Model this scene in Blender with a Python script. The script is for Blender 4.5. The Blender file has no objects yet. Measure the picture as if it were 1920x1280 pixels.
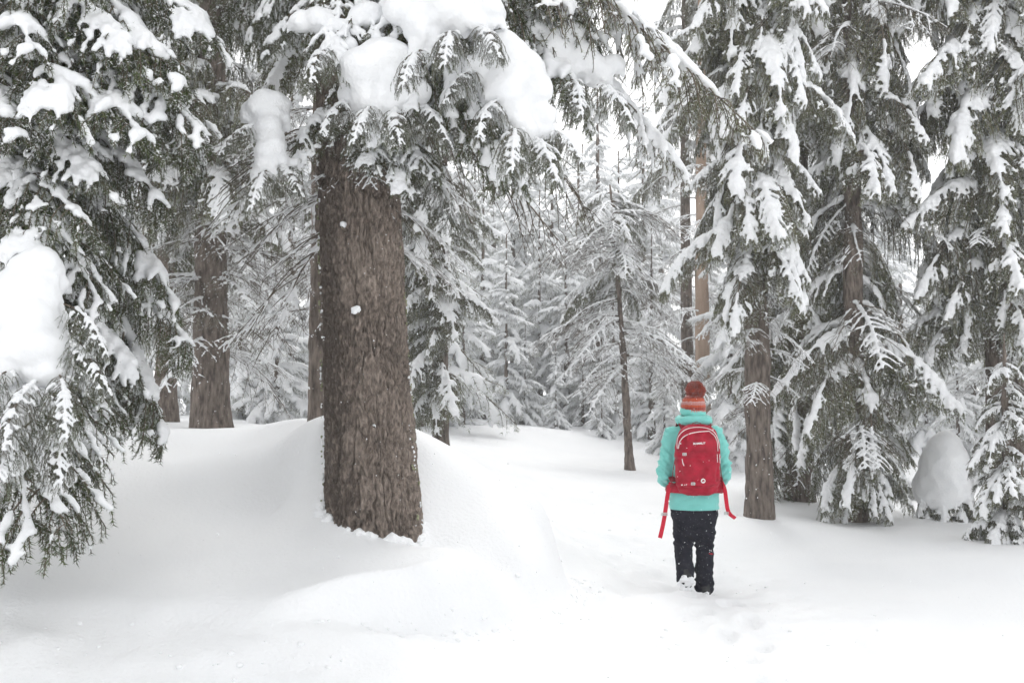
import bpy, math, random
import numpy as np
from mathutils import Vector

# ------------------------------------------------------------------ camera, sky, sun, exposure
scene = bpy.context.scene
COL = scene.collection
F = 2133.0                                   # focal length in pixels of a 1920 wide frame (40 mm)
CAM_Z = 1.6
TILT = math.atan(90.0 / F)
cam_d = bpy.data.cameras.new('camera')
cam_d.sensor_width = 36.0
cam_d.lens = 40.0
cam_d.clip_end = 1000
cam = bpy.data.objects.new('camera', cam_d)
COL.objects.link(cam)
cam.location = (0, 0, CAM_Z)
cam.rotation_euler = (math.pi / 2 + TILT, 0, 0)
scene.camera = cam

SUN_EL, SUN_AZ = math.radians(48), math.radians(8)      # azimuth from +Y (away from the camera) towards +X
w = bpy.data.worlds.new('World')
scene.world = w
w.use_nodes = True
nt = w.node_tree
nt.nodes.clear()
sky = nt.nodes.new('ShaderNodeTexSky')
sky.sky_type = 'NISHITA'
sky.sun_disc = False
sky.sun_elevation = SUN_EL
sky.sun_rotation = SUN_AZ
sky.dust_density = 1.0
hs = nt.nodes.new('ShaderNodeHueSaturation')
hs.inputs['Saturation'].default_value = 0.07
bg = nt.nodes.new('ShaderNodeBackground')
bg.inputs['Strength'].default_value = 0.15
wo = nt.nodes.new('ShaderNodeOutputWorld')
nt.links.new(sky.outputs[0], hs.inputs['Color'])
deck = nt.nodes.new('ShaderNodeMix')                      # even cloud deck that hides most of the clear sky
deck.data_type = 'RGBA'
deck.inputs['Factor'].default_value = 0.8
deck.inputs['B'].default_value = (3.9, 3.93, 3.97, 1)
nt.links.new(hs.outputs[0], deck.inputs['A'])
nt.links.new(deck.outputs['Result'], bg.inputs['Color'])
nt.links.new(bg.outputs[0], wo.inputs['Surface'])

sun_d = bpy.data.lights.new('sun', 'SUN')
sun_d.energy = 0.9
sun_d.angle = math.radians(40)
sun_d.color = (1.0, 0.985, 0.96)
sun = bpy.data.objects.new('sun', sun_d)
COL.objects.link(sun)
sdir = Vector((math.sin(SUN_AZ) * math.cos(SUN_EL), math.cos(SUN_AZ) * math.cos(SUN_EL), math.sin(SUN_EL)))
sun.rotation_euler = (-sdir).to_track_quat('-Z', 'Y').to_euler()
sun.location = (6, 20, 30)

vs = scene.view_settings
vs.view_transform = 'Standard'
vs.look = 'None'
vs.gamma = 1.0
vs.use_curve_mapping = False
vs.exposure = 1.2
cy = scene.cycles
cy.use_denoising = True
cy.max_bounces = 10
cy.diffuse_bounces = 9
cy.use_adaptive_sampling = True
cy.adaptive_threshold = 0.04
cy.glossy_bounces = 2
cy.transmission_bounces = 2
cy.volume_bounces = 1
cy.transparent_max_bounces = 4


# ------------------------------------------------------------------ helpers
def P(px, py, d):
    """a pixel of the 1920x1280 photograph at world distance y = d"""
    a, b = (px - 960) / F, (640 - py) / F
    c, s = math.cos(TILT), math.sin(TILT)
    vy, vz = c - b * s, s + b * c
    k = d / vy
    return np.array([a * k, d, CAM_Z + vz * k])


def nrm(v):
    return v / np.maximum(np.linalg.norm(v, axis=-1, keepdims=True), 1e-9)


def hash3(i, j, k, seed):
    h = (i.astype(np.int64) * 374761393 + j.astype(np.int64) * 668265263 + k.astype(np.int64) * 2147483647 + seed * 1274126177) & 0xFFFFFFFF
    h = ((h ^ (h >> 13)) * 1274126177) & 0xFFFFFFFF
    h = (h ^ (h >> 16)) & 0xFFFFFFFF
    return (h & 0xFFFFFF) / float(0xFFFFFF)


def vnoise(p, seed=0):
    """value noise in -1..1 for an (n,3) array"""
    p = np.asarray(p, float)
    i = np.floor(p).astype(np.int64)
    f = p - i
    f = f * f * f * (f * (f * 6 - 15) + 10)
    out = 0
    for dx in (0, 1):
        wx = f[:, 0] if dx else 1 - f[:, 0]
        for dy in (0, 1):
            wy = f[:, 1] if dy else 1 - f[:, 1]
            for dz in (0, 1):
                wz = f[:, 2] if dz else 1 - f[:, 2]
                out = out + wx * wy * wz * hash3(i[:, 0] + dx, i[:, 1] + dy, i[:, 2] + dz, seed)
    return out * 2 - 1


def fbm(p, seed=0, octv=3):
    p = np.asarray(p, float)
    s, a, t = 0, 1.0, 0
    for o in range(octv):
        s = s + a * vnoise(p * (2.03 ** o) + 7.7 * o, seed + o)
        t += a
        a *= 0.5
    return s / t


def mesh_arr(name, verts, tris=None, quads=None, mats=(), tmi=None, qmi=None, smooth=True, attr=None):
    me = bpy.data.meshes.new(name)
    verts = np.asarray(verts, np.float32)
    tris = np.zeros((0, 3), np.int32) if tris is None else np.asarray(tris, np.int32)
    quads = np.zeros((0, 4), np.int32) if quads is None else np.asarray(quads, np.int32)
    nt_, nq = len(tris), len(quads)
    me.vertices.add(len(verts))
    me.vertices.foreach_set('co', verts.ravel())
    me.loops.add(nt_ * 3 + nq * 4)
    me.loops.foreach_set('vertex_index', np.concatenate([tris.ravel(), quads.ravel()]).astype(np.int32))
    me.polygons.add(nt_ + nq)
    me.polygons.foreach_set('loop_start', np.concatenate([np.arange(nt_) * 3, nt_ * 3 + np.arange(nq) * 4]).astype(np.int32))
    if tmi is not None or qmi is not None:
        tmi = np.zeros(nt_, np.int32) if tmi is None else tmi
        qmi = np.zeros(nq, np.int32) if qmi is None else qmi
        me.polygons.foreach_set('material_index', np.concatenate([tmi, qmi]).astype(np.int32))
    me.polygons.foreach_set('use_smooth', np.full(nt_ + nq, bool(smooth)))
    for m in mats:
        me.materials.append(m)
    if attr:
        for k, v in attr.items():
            a = me.attributes.new(k, 'FLOAT', 'POINT')
            a.data.foreach_set('value', np.asarray(v, np.float32))
    me.update(calc_edges=True)
    return me


def obj(name, me, parent=None, loc=None, rot=None, scale=None):
    o = bpy.data.objects.new(name, me)
    COL.objects.link(o)
    if parent is not None:
        o.parent = parent
    if loc is not None:
        o.location = tuple(float(v) for v in loc)
    if rot is not None:
        o.rotation_euler = tuple(float(v) for v in rot)
    if scale is not None:
        o.scale = (scale,) * 3 if np.isscalar(scale) else tuple(scale)
    return o


def thing(name, label, cat, loc=(0, 0, 0), rotz=0, group=None):
    o = obj(name, None, None, loc, (0, 0, rotz))
    o.empty_display_size = 0.1
    tag(o, label, cat, group)
    return o


def tag(o, label, cat, group=None):
    o['label'] = label
    o['category'] = cat
    if group:
        o['group'] = group
    return o


def tubes(pts, rad, k=5, cap=False):
    """pts (T,n,3), rad (T,n) -> verts, quads"""
    pts = np.asarray(pts, float)
    T, n, _ = pts.shape
    tan = nrm(np.gradient(pts, axis=1))
    ref = nrm(np.array([0.31, 0.52, 0.79]))
    u = nrm(np.cross(tan, ref))
    v = np.cross(tan, u)
    a = np.arange(k) / k * 2 * math.pi
    ring = u[:, :, None, :] * np.cos(a)[None, None, :, None] + v[:, :, None, :] * np.sin(a)[None, None, :, None]
    vs_ = pts[:, :, None, :] + ring * np.asarray(rad)[:, :, None, None]
    idx = np.arange(T * n * k).reshape(T, n, k)
    a0, a1 = idx[:, :-1, :], idx[:, 1:, :]
    q = np.stack([a0, np.roll(a0, -1, 2), np.roll(a1, -1, 2), a1], -1).reshape(-1, 4)
    return vs_.reshape(-1, 3), q


def ico(sub=1):
    import bmesh
    bm = bmesh.new()
    bmesh.ops.create_icosphere(bm, subdivisions=sub, radius=1.0)
    v = np.array([x.co[:] for x in bm.verts])
    f = np.array([[y.index for y in x.verts] for x in bm.faces])
    bm.free()
    return v, f


ICO1, ICO2, ICO3 = ico(1), ico(2), ico(3)


def blobs(c, r, base=ICO1, zs=0.8):
    """spheres with centres c (n,3) and radii r (n,) or (n,3)"""
    c = np.asarray(c, float)
    r = np.asarray(r, float)
    if r.ndim == 1:
        r = np.stack([r, r, r * zs], 1)
    v0, f0 = base
    v = c[:, None, :] + v0[None] * r[:, None, :]
    f = f0[None] + (np.arange(len(c)) * len(v0))[:, None, None]
    return v.reshape(-1, 3), f.reshape(-1, 3)


def remesh(name, v, f, vox, smooth_it=3, mat=None, disp=None, quads=None, decim=None):
    """fuse overlapping closed shapes into one smooth skin"""
    me = mesh_arr('tmp', v, f, quads)
    o = bpy.data.objects.new('tmp', me)
    COL.objects.link(o)
    m = o.modifiers.new('r', 'REMESH')
    m.mode = 'VOXEL'
    m.voxel_size = vox
    m.use_smooth_shade = True
    if smooth_it:
        m = o.modifiers.new('s', 'SMOOTH')
        m.factor = 0.5
        m.iterations = smooth_it
    if decim:
        m = o.modifiers.new('d', 'DECIMATE')
        m.ratio = decim
    dg = bpy.context.evaluated_depsgraph_get()
    res = bpy.data.meshes.new_from_object(o.evaluated_get(dg))
    res.name = name
    bpy.data.objects.remove(o)
    bpy.data.meshes.remove(me)
    n = len(res.vertices)
    co = np.empty(n * 3, np.float32)
    res.vertices.foreach_get('co', co)
    co = co.reshape(-1, 3).astype(float)
    if disp is not None and n:
        nn = np.empty(n * 3, np.float32)
        res.vertices.foreach_get('normal', nn)
        co = disp(co, nn.reshape(-1, 3).astype(float))
        res.vertices.foreach_set('co', co.astype(np.float32).ravel())
    res.materials.clear()
    if mat:
        res.materials.append(mat)
    res.polygons.foreach_set('use_smooth', np.ones(len(res.polygons), bool))
    res.update()
    return res


def lump(amp, freq, seed=0, octv=2):
    return lambda co, nn: co + nn * (fbm(co * freq, seed, octv) * amp)[:, None]


# ------------------------------------------------------------------ materials
def mat(name, c1, c2=None, scale=5.0, rough=0.7, bump=0.0, bscale=None, bdist=0.01, detail=4, stretch=None, attr=None, spec=0.3, sheen=0, objvar=0.0):
    m = bpy.data.materials.new(name)
    m.use_nodes = True
    t = m.node_tree
    b = t.nodes['Principled BSDF']
    b.inputs['Roughness'].default_value = rough
    b.inputs['Specular IOR Level'].default_value = spec
    if sheen:
        b.inputs['Sheen Weight'].default_value = sheen
    tc = t.nodes.new('ShaderNodeTexCoord')
    vec = tc.outputs['Object']
    if stretch:
        mp = t.nodes.new('ShaderNodeMapping')
        mp.inputs['Scale'].default_value = stretch
        t.links.new(vec, mp.inputs['Vector'])
        vec = mp.outputs['Vector']
    if c2 is None:
        b.inputs['Base Color'].default_value = (*c1, 1)
        col = None
    else:
        n = t.nodes.new('ShaderNodeTexNoise')
        n.inputs['Scale'].default_value = scale
        n.inputs['Detail'].default_value = detail
        t.links.new(vec, n.inputs['Vector'])
        r = t.nodes.new('ShaderNodeValToRGB')
        r.color_ramp.elements[0].position = 0.32
        r.color_ramp.elements[1].position = 0.68
        r.color_ramp.elements[0].color = (*c1, 1)
        r.color_ramp.elements[1].color = (*c2, 1)
        t.links.new(n.outputs['Fac'], r.inputs['Fac'])
        if attr:
            a = t.nodes.new('ShaderNodeAttribute')
            a.attribute_name = attr
            mx = t.nodes.new('ShaderNodeMath')
            mx.operation = 'MULTIPLY_ADD'
            mx.inputs[1].default_value = 0.5
            mx2 = t.nodes.new('ShaderNodeMath')
            mx2.operation = 'MULTIPLY'
            mx2.inputs[1].default_value = 0.5
            t.links.new(n.outputs['Fac'], mx2.inputs[0])
            t.links.new(a.outputs['Fac'], mx.inputs[0])
            t.links.new(mx2.outputs[0], mx.inputs[2])
            t.links.new(mx.outputs[0], r.inputs['Fac'])
        col = r.outputs['Color']
        if objvar:
            oi = t.nodes.new('ShaderNodeObjectInfo')
            h = t.nodes.new('ShaderNodeHueSaturation')
            mr = t.nodes.new('ShaderNodeMapRange')
            mr.inputs['To Min'].default_value = 1 - objvar
            mr.inputs['To Max'].default_value = 1 + objvar
            t.links.new(oi.outputs['Random'], mr.inputs['Value'])
            t.links.new(mr.outputs[0], h.inputs['Value'])
            t.links.new(col, h.inputs['Color'])
            col = h.outputs['Color']
        t.links.new(col, b.inputs['Base Color'])
    if bump:
        n2 = t.nodes.new('ShaderNodeTexNoise')
        n2.inputs['Scale'].default_value = bscale or scale * 3
        n2.inputs['Detail'].default_value = 5
        t.links.new(vec, n2.inputs['Vector'])
        bp = t.nodes.new('ShaderNodeBump')
        bp.inputs['Strength'].default_value = bump
        bp.inputs['Distance'].default_value = bdist
        t.links.new(n2.outputs['Fac'], bp.inputs['Height'])
        t.links.new(bp.outputs['Normal'], b.inputs['Normal'])
    return m


M_SNOW = mat('snow', (0.79, 0.80, 0.815), (0.85, 0.855, 0.862), 6, 0.65, 0.6, 45, 0.012, spec=0.12)
M_GROUND = mat('ground_snow', (0.79, 0.798, 0.81), (0.83, 0.835, 0.842), 1.2, 0.65, 0.6, 38, 0.012, spec=0.12)
M_FROST = mat('frost', (0.7, 0.72, 0.73), (0.82, 0.83, 0.84), 30, 0.7)
M_NEEDLE = mat('needles_fresh', (0.034, 0.052, 0.016), (0.095, 0.125, 0.044), 9, 0.6, objvar=0.25, spec=0.35)
M_NEEDLE_G = mat('needles_frosted', (0.085, 0.103, 0.042), (0.235, 0.252, 0.135), 9, 0.7, objvar=0.25, spec=0.2)
M_NEEDLE_F = mat('needles_rimed', (0.21, 0.22, 0.165), (0.46, 0.47, 0.41), 9, 0.7, objvar=0.15, spec=0.2)
M_WOOD = mat('twig_bark', (0.07, 0.055, 0.042), (0.17, 0.14, 0.11), 14, 0.85, 0.3, 60, 0.004)
M_BARK = mat('spruce_bark', (0.125, 0.101, 0.085), (0.47, 0.388, 0.33), 60, 0.9, 1.0, 150, 0.03, detail=8, stretch=(1, 1, 0.4), attr='plate_shade')
M_BARK2 = mat('far_bark', (0.075, 0.061, 0.052), (0.25, 0.208, 0.178), 26, 0.9, 1.0, 60, 0.03, stretch=(1, 1, 0.25), objvar=0.15)
M_PALEBARK = mat('peeled_bark', (0.24, 0.17, 0.125), (0.42, 0.32, 0.25), 6, 0.85, 0.7, 22, 0.02, stretch=(1, 1, 0.2))
M_LICHEN = mat('lichen', (0.17, 0.18, 0.10), (0.33, 0.34, 0.22), 40, 0.95, 0.5, 120, 0.004)

# ------------------------------------------------------------------ the snow-covered ground
cp = []


def C(px, py, d):
    cp.append(tuple(P(px, py, d)))


for a in [  # front foot and top edge of the left bank
    (0, 1290, 5.55), (150, 1290, 5.6), (300, 1285, 5.65), (450, 1290, 5.75), (600, 1290, 5.85), (740, 1240, 6.1), (830, 1185, 6.6),
    (900, 1140, 7.1), (960, 1108, 7.65), (1048, 1090, 8.3), (1062, 1062, 9.0),
    (-150, 1115, 6.4), (0, 1116, 6.5), (200, 1138, 6.35), (350, 1140, 6.35), (500, 1132, 6.4), (700, 1112, 6.6), (820, 1095, 6.95), (900, 1080, 7.3), (950, 1060, 7.8),
    (60, 1180, 6.05), (260, 1200, 6.0), (480, 1200, 6.05), (650, 1190, 6.2),
    # the bank
    (1005, 1012, 8.25), (1034, 985, 8.75), (985, 940, 8.6), (920, 902, 8.5), (850, 867, 8.4), (800, 842, 8.3),
    (798, 1022, 7.72), (760, 1022, 7.5), (700, 1012, 7.42), (640, 992, 7.5), (612, 950, 7.75), (600, 790, 8.35), (690, 800, 8.35), (640, 790, 8.4),
    (850, 1030, 7.72), (900, 960, 8.1), (840, 920, 8.15), (950, 1010, 7.95), (870, 1045, 7.3), (700, 1060, 7.0),
    (560, 800, 8.75), (540, 818, 9.0), (480, 838, 9.3), (360, 852, 9.4), (270, 842, 9.3), (190, 828, 9.2), (60, 820, 9.2), (-200, 820, 9.2),
    (560, 900, 8.3), (480, 900, 8.5), (360, 910, 8.5), (200, 915, 8.4), (60, 930, 8.2), (500, 1000, 7.6), (360, 1000, 7.7), (200, 1000, 7.6), (20, 1010, 7.5), (-200, 1000, 7.4),
    (400, 1080, 6.85), (200, 1075, 6.9), (560, 1070, 6.95), (40, 1070, 6.9),
    # behind the bank
    (560, 785, 9.9), (480, 812, 11.5), (395, 806, 13.5), (310, 792, 15.5), (520, 803, 13.5), (200, 800, 13.5), (0, 800, 13), (640, 800, 11), (740, 815, 11.5),
    (828, 836, 18.2), (760, 822, 16), (850, 830, 20), (900, 822, 23.5), (960, 804, 26), (1010, 799, 27), (1080, 812, 27), (1140, 838, 26.5), (1185, 880, 21.5),
    (1250, 872, 24), (1080, 870, 21), (940, 860, 19.5), (1000, 900, 15.5), (900, 880, 15), (860, 862, 13.5), (1120, 905, 17), (1100, 960, 12.8), (1090, 1020, 10.5),
    # the right-hand side
    (1380, 906, 16.5), (1420, 968, 12.2), (1300, 965, 12.3), (1500, 975, 12.5), (1600, 985, 12.8), (1700, 950, 15), (1760, 968, 13.4), (1850, 985, 13.0), (1600, 1020, 11.2),
    (1800, 1030, 10.9), (1920, 1046, 10.2), (1900, 1010, 11.8), (1650, 930, 16.5), (1800, 910, 18), (1920, 900, 18), (1900, 1150, 8.3), (1700, 1120, 8.8), (2100, 1060, 9.8),
    (1150, 1115, 9.3), (1300, 1117, 9.5), (1420, 1090, 9.6), (1400, 1020, 11),
]:
    C(*a)
for a in [(0.2, 6.2, 0.0), (1.5, 6.2, -0.02), (3.2, 6.2, 0.02), (5, 6.5, 0.1), (1.0, 7.6, -0.02), (2.4, 7.6, 0.0), (0, 4, 0), (2, 4, 0), (-2, 4, 0.05), (-4, 4, 0.1), (5, 4, 0.1),
          (0.9, 8.7, 0.03), (0.8, 9.3, 0.03), (1.3, 9.2, 0.0), (0.8, 8.0, 0.03), (0.45, 7.2, 0.04), (0.1, 6.8, 0.05), (1.4, 8.5, 0.0), (0.47, 8.55, 0.10), (0.47, 8.85, 0.10), (0.40, 8.2, 0.12), (0.60, 8.7, 0.05), (0.31, 8.6, 0.50), (0.95, 10.2, 0.06), (0, 0, 0), (4, 0, 0.1), (-5, 0, 0.2), (-7, 6, 0.7), (-9, 12, 1.2), (-9, 25, 1.3), (0, 40, 0.8), (-12, 40, 1.4), (12, 40, 0.6), (9, 20, 0.5), (10, 11, 0.3), (8, 4, 0.2),
          (25, 30, 1.2), (-25, 20, 1.8), (20, 5, 0.5), (-20, 0, 1), (0, -20, 0), (0, 70, 1.5), (30, 70, 2), (-30, 70, 2), (5, 28, 0.2), (-4, 30, 0.9), (-5, 18, 1.1)]:
    cp.append(a)
cp = np.array(cp)
_A = cp[:, :2]
_r = np.sqrt(((_A[:, None] - _A[None]) ** 2).sum(-1) + 0.16 ** 2)
_nc = len(cp)
_M = np.zeros((_nc + 3, _nc + 3))
_M[:_nc, :_nc] = _r - np.eye(_nc) * 0.006
_M[:_nc, _nc] = 1
_M[:_nc, _nc + 1:] = _A
_M[_nc:, :_nc] = _M[:_nc, _nc:].T
_sol = np.linalg.solve(_M, np.concatenate([cp[:, 2], np.zeros(3)]))


def ground(x, y, detail=True):
    x, y = np.asarray(x, float).ravel(), np.asarray(y, float).ravel()
    z = np.empty(len(x))
    for i in range(0, len(x), 20000):
        xs, ys = x[i:i + 20000], y[i:i + 20000]
        r = np.sqrt((xs[:, None] - _A[None, :, 0]) ** 2 + (ys[:, None] - _A[None, :, 1]) ** 2 + 0.16 ** 2)
        z[i:i + 20000] = r @ _sol[:_nc] + _sol[_nc] + xs * _sol[_nc + 1] + ys * _sol[_nc + 2]
    far = np.clip((np.hypot(x, y - 20) - 45) / 40, 0, 1)
    z = z * (1 - far) + 1.6 * far
    if detail:
        p = np.stack([x, y, x * 0], 1)
        z = z + 0.018 * fbm(p * 1.1, 3, 3) + 0.12 * fbm(p * 0.25, 5, 2) * np.clip((y - 14) / 10, 0, 1)
        # trodden path: from the lower right past the walker and round behind the bank
        cxp = np.interp(y, [0, 6, 9.5, 12, 16, 22, 30], [1.4, 1.5, 1.35, 1.0, 0.6, 0.4, 0.3])
        wd = np.interp(y, [0, 6, 9.5, 13, 20, 30], [1.5, 1.45, 0.95, 0.7, 0.6, 0.5])
        k = np.exp(-((x - cxp) / wd) ** 4) * np.clip((24 - y) / 8, 0, 1)
        tr = 0.020 * fbm(p * np.array([5.5, 5.5, 1]), 11, 3) + 0.022 * np.minimum(0, fbm(p * np.array([3.4, 2.6, 1]), 17, 2) + 0.12)
        near = np.exp(-(((x - 1.5) / 0.45) ** 2 + ((y - 9.2) / 0.7) ** 2) ** 2)
        z = z + k * tr * 2.2 * (1 - 0.8 * near) - 0.02 * near
        # ledge along the front of the bank
        yl = np.interp(x, [-6, -4, -2, -1, -0.4, 0.0, 0.2], [6.5, 6.45, 6.33, 6.5, 6.88, 7.3, 7.9]) + 0.10 * fbm(p * 1.7, 61, 2)
        z = z - 0.085 / (1 + np.exp(np.clip((y - yl) / 0.045, -40, 40))) * np.clip(z / 0.25, 0, 1) * (x < 0.5)
        # steep rounded end of the bank beside the path
        xb = np.interp(y, [6.2, 6.6, 6.95, 7.35, 7.8, 8.2, 8.6, 9.0, 9.4, 10], [-1.5, -0.95, -0.45, -0.06, 0.2, 0.31, 0.36, 0.37, 0.32, 0.1]) + 0.05 * fbm(p * 2.3, 63, 2)
        sd = x - xb
        win = np.clip((y - 6.3) / 0.5, 0, 1) * np.clip((9.9 - y) / 0.5, 0, 1)
        out = 1 / (1 + np.exp(np.clip(-(sd - 0.02) / 0.030, -40, 40))) * np.clip((0.75 - sd) / 0.35, 0, 1)
        z = z + win * (0.05 * np.exp(-((sd + 0.13) / 0.11) ** 2) - np.clip(z - 0.04 - 0.05 * np.clip(0.3 - sd, 0, 0.3), 0, 1) * out * 0.85)
        # crumbled front of the ploughed bank
        fr = np.exp(-((y - np.interp(x, [-4, -2, -0.9, 0.0, 0.4], [5.9, 5.9, 6.1, 7.3, 8.6])) / 0.4) ** 2) * (x < 0.7)
        z = z + fr * (0.075 * fbm(p * np.array([2.3, 2.3, 1]), 23, 3) + 0.03 * np.abs(fbm(p * 6, 29, 3)))
        for n_ in range(12):
            fx_, fy_ = 1.52 + (0.11 if n_ % 2 else -0.11) + 0.03 * math.sin(n_ * 2.3), 9.0 - n_ * 0.33
            q = ((x - fx_) / 0.075) ** 2 + ((y - fy_) / 0.15) ** 2
            z = z - 0.055 * np.exp(-q ** 3) + 0.014 * np.exp(-(q - 2.2) ** 2)
        rr = np.hypot(x + 0.943, y - 7.8) - 0.34
        z = z + 0.035 * np.exp(-(np.clip(rr, 0, 9) / 0.05)) * (0.6 + 0.5 * fbm(p * 9, 41, 2))
    return z


def gz(x, y):
    return float(ground([x], [y])[0])


def spaced(fine_lo, fine_hi, st, lo, hi, g=1.12):
    a = list(np.arange(fine_lo, fine_hi, st))
    s, v = st, a[-1]
    while v < hi:
        s *= g
        v += s
        a.append(min(v, hi))
    s, v, b = st, a[0], []
    while v > lo:
        s *= g
        v -= s
        b.append(max(v, lo))
    return np.array(b[::-1] + a)


gx = spaced(-3.6, 5.6, 0.037, -140, 140, 1.12)
gy = spaced(5.2, 11.5, 0.031, -60, 190, 1.05)
GX, GY = np.meshgrid(gx, gy)
GZ = ground(GX, GY)
ii = np.arange(GX.size).reshape(GX.shape)
gq = np.stack([ii[:-1, :-1], ii[:-1, 1:], ii[1:, 1:], ii[1:, :-1]], -1).reshape(-1, 4)
g_me = mesh_arr('snow_ground', np.stack([GX.ravel(), GY.ravel(), GZ], 1), None, gq, [M_GROUND])
g_ob = obj('snow_ground', g_me)
g_ob['kind'] = 'structure'


rgc = np.random.default_rng(12)
ca = np.concatenate([np.stack([np.interp(yy := rgc.uniform(6.4, 9.4, 130), [6.2, 6.6, 6.95, 7.35, 7.8, 8.2, 8.6, 9.4], [-1.4, -0.9, -0.4, 0.0, 0.27, 0.4, 0.45, 0.45]) + np.abs(rgc.normal(0, 0.13, 130)), yy], 1),
                     np.stack([rgc.normal(1.3, 0.7, 150), rgc.uniform(5.8, 13, 150)], 1), np.stack([rgc.uniform(-3, -0.9, 60), rgc.uniform(5.5, 6.3, 60)], 1)])
cr = 0.006 + 0.016 * rgc.random(len(ca)) ** 3
cv, cf = blobs(np.stack([ca[:, 0], ca[:, 1], ground(ca[:, 0], ca[:, 1]) - cr * 0.1], 1), cr, ICO2, 0.8)
cv = cv + 0.004 * np.stack([vnoise(cv * 60, 1), vnoise(cv * 60, 2), vnoise(cv * 60, 3)], 1)
clods = obj('snow_crumbs', mesh_arr('snow_crumbs', cv, cf, None, [M_GROUND]))
tag(clods, 'small crumbs of snow strewn along the path and the foot of the bank', 'snow crumbs')
clods['kind'] = 'stuff'

# ------------------------------------------------------------------ spruce boughs: shared meshes of wood, needles and snow
def hang_chain(p0, d0, length, k, hang, sag=None, noise=0.0, rng=None):
    """T chains of k points that start along d0 and bend towards straight down"""
    T = len(p0)
    u = np.linspace(0, 1, k)
    pts = np.empty((T, k, 3))
    pts[:, 0] = p0
    down = np.array([0, 0, -1.0])
    hang = np.broadcast_to(np.asarray(hang, float), (T,))
    d = d0.copy()
    for i in range(1, k):
        wgt = (hang * min(1.0, u[i] * 1.6))[:, None]
        dd = nrm(d0 * (1 - wgt) + down * wgt)
        if noise:
            dd = nrm(dd + rng.normal(0, noise, dd.shape))
        pts[:, i] = pts[:, i - 1] + dd * (length / (k - 1))[:, None]
    return pts


def needles(pts, dens, nl, nw, rng, up=0.15):
    """thin needle blades round a set of chains (T,k,3)"""
    T, k, _ = pts.shape
    seg = np.linalg.norm(np.diff(pts, axis=1), axis=2)
    tot = seg.sum(1)
    cnt = np.maximum(2, (tot * dens).astype(int))
    t_id = np.repeat(np.arange(T), cnt)
    u = rng.random(len(t_id)) * (k - 1)
    i = np.minimum(u.astype(int), k - 2)
    f = (u - i)[:, None]
    a, b = pts[t_id, i], pts[t_id, i + 1]
    pos = a * (1 - f) + b * f
    tan = nrm(b - a)
    ref = rng.normal(0, 1, pos.shape)
    rad = nrm(np.cross(tan, ref))
    d = nrm(tan * rng.uniform(0.5, 1.0, (len(pos), 1)) + rad * 0.75 + np.array([0, 0, up]))
    ln = nl * rng.uniform(0.7, 1.15, (len(pos), 1))
    side = nrm(np.cross(d, rng.normal(0, 1, pos.shape))) * nw * 0.5
    v = np.stack([pos - side, pos + side, pos + d * ln], 1).reshape(-1, 3)
    return v, np.arange(len(v)).reshape(-1, 3)


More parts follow.
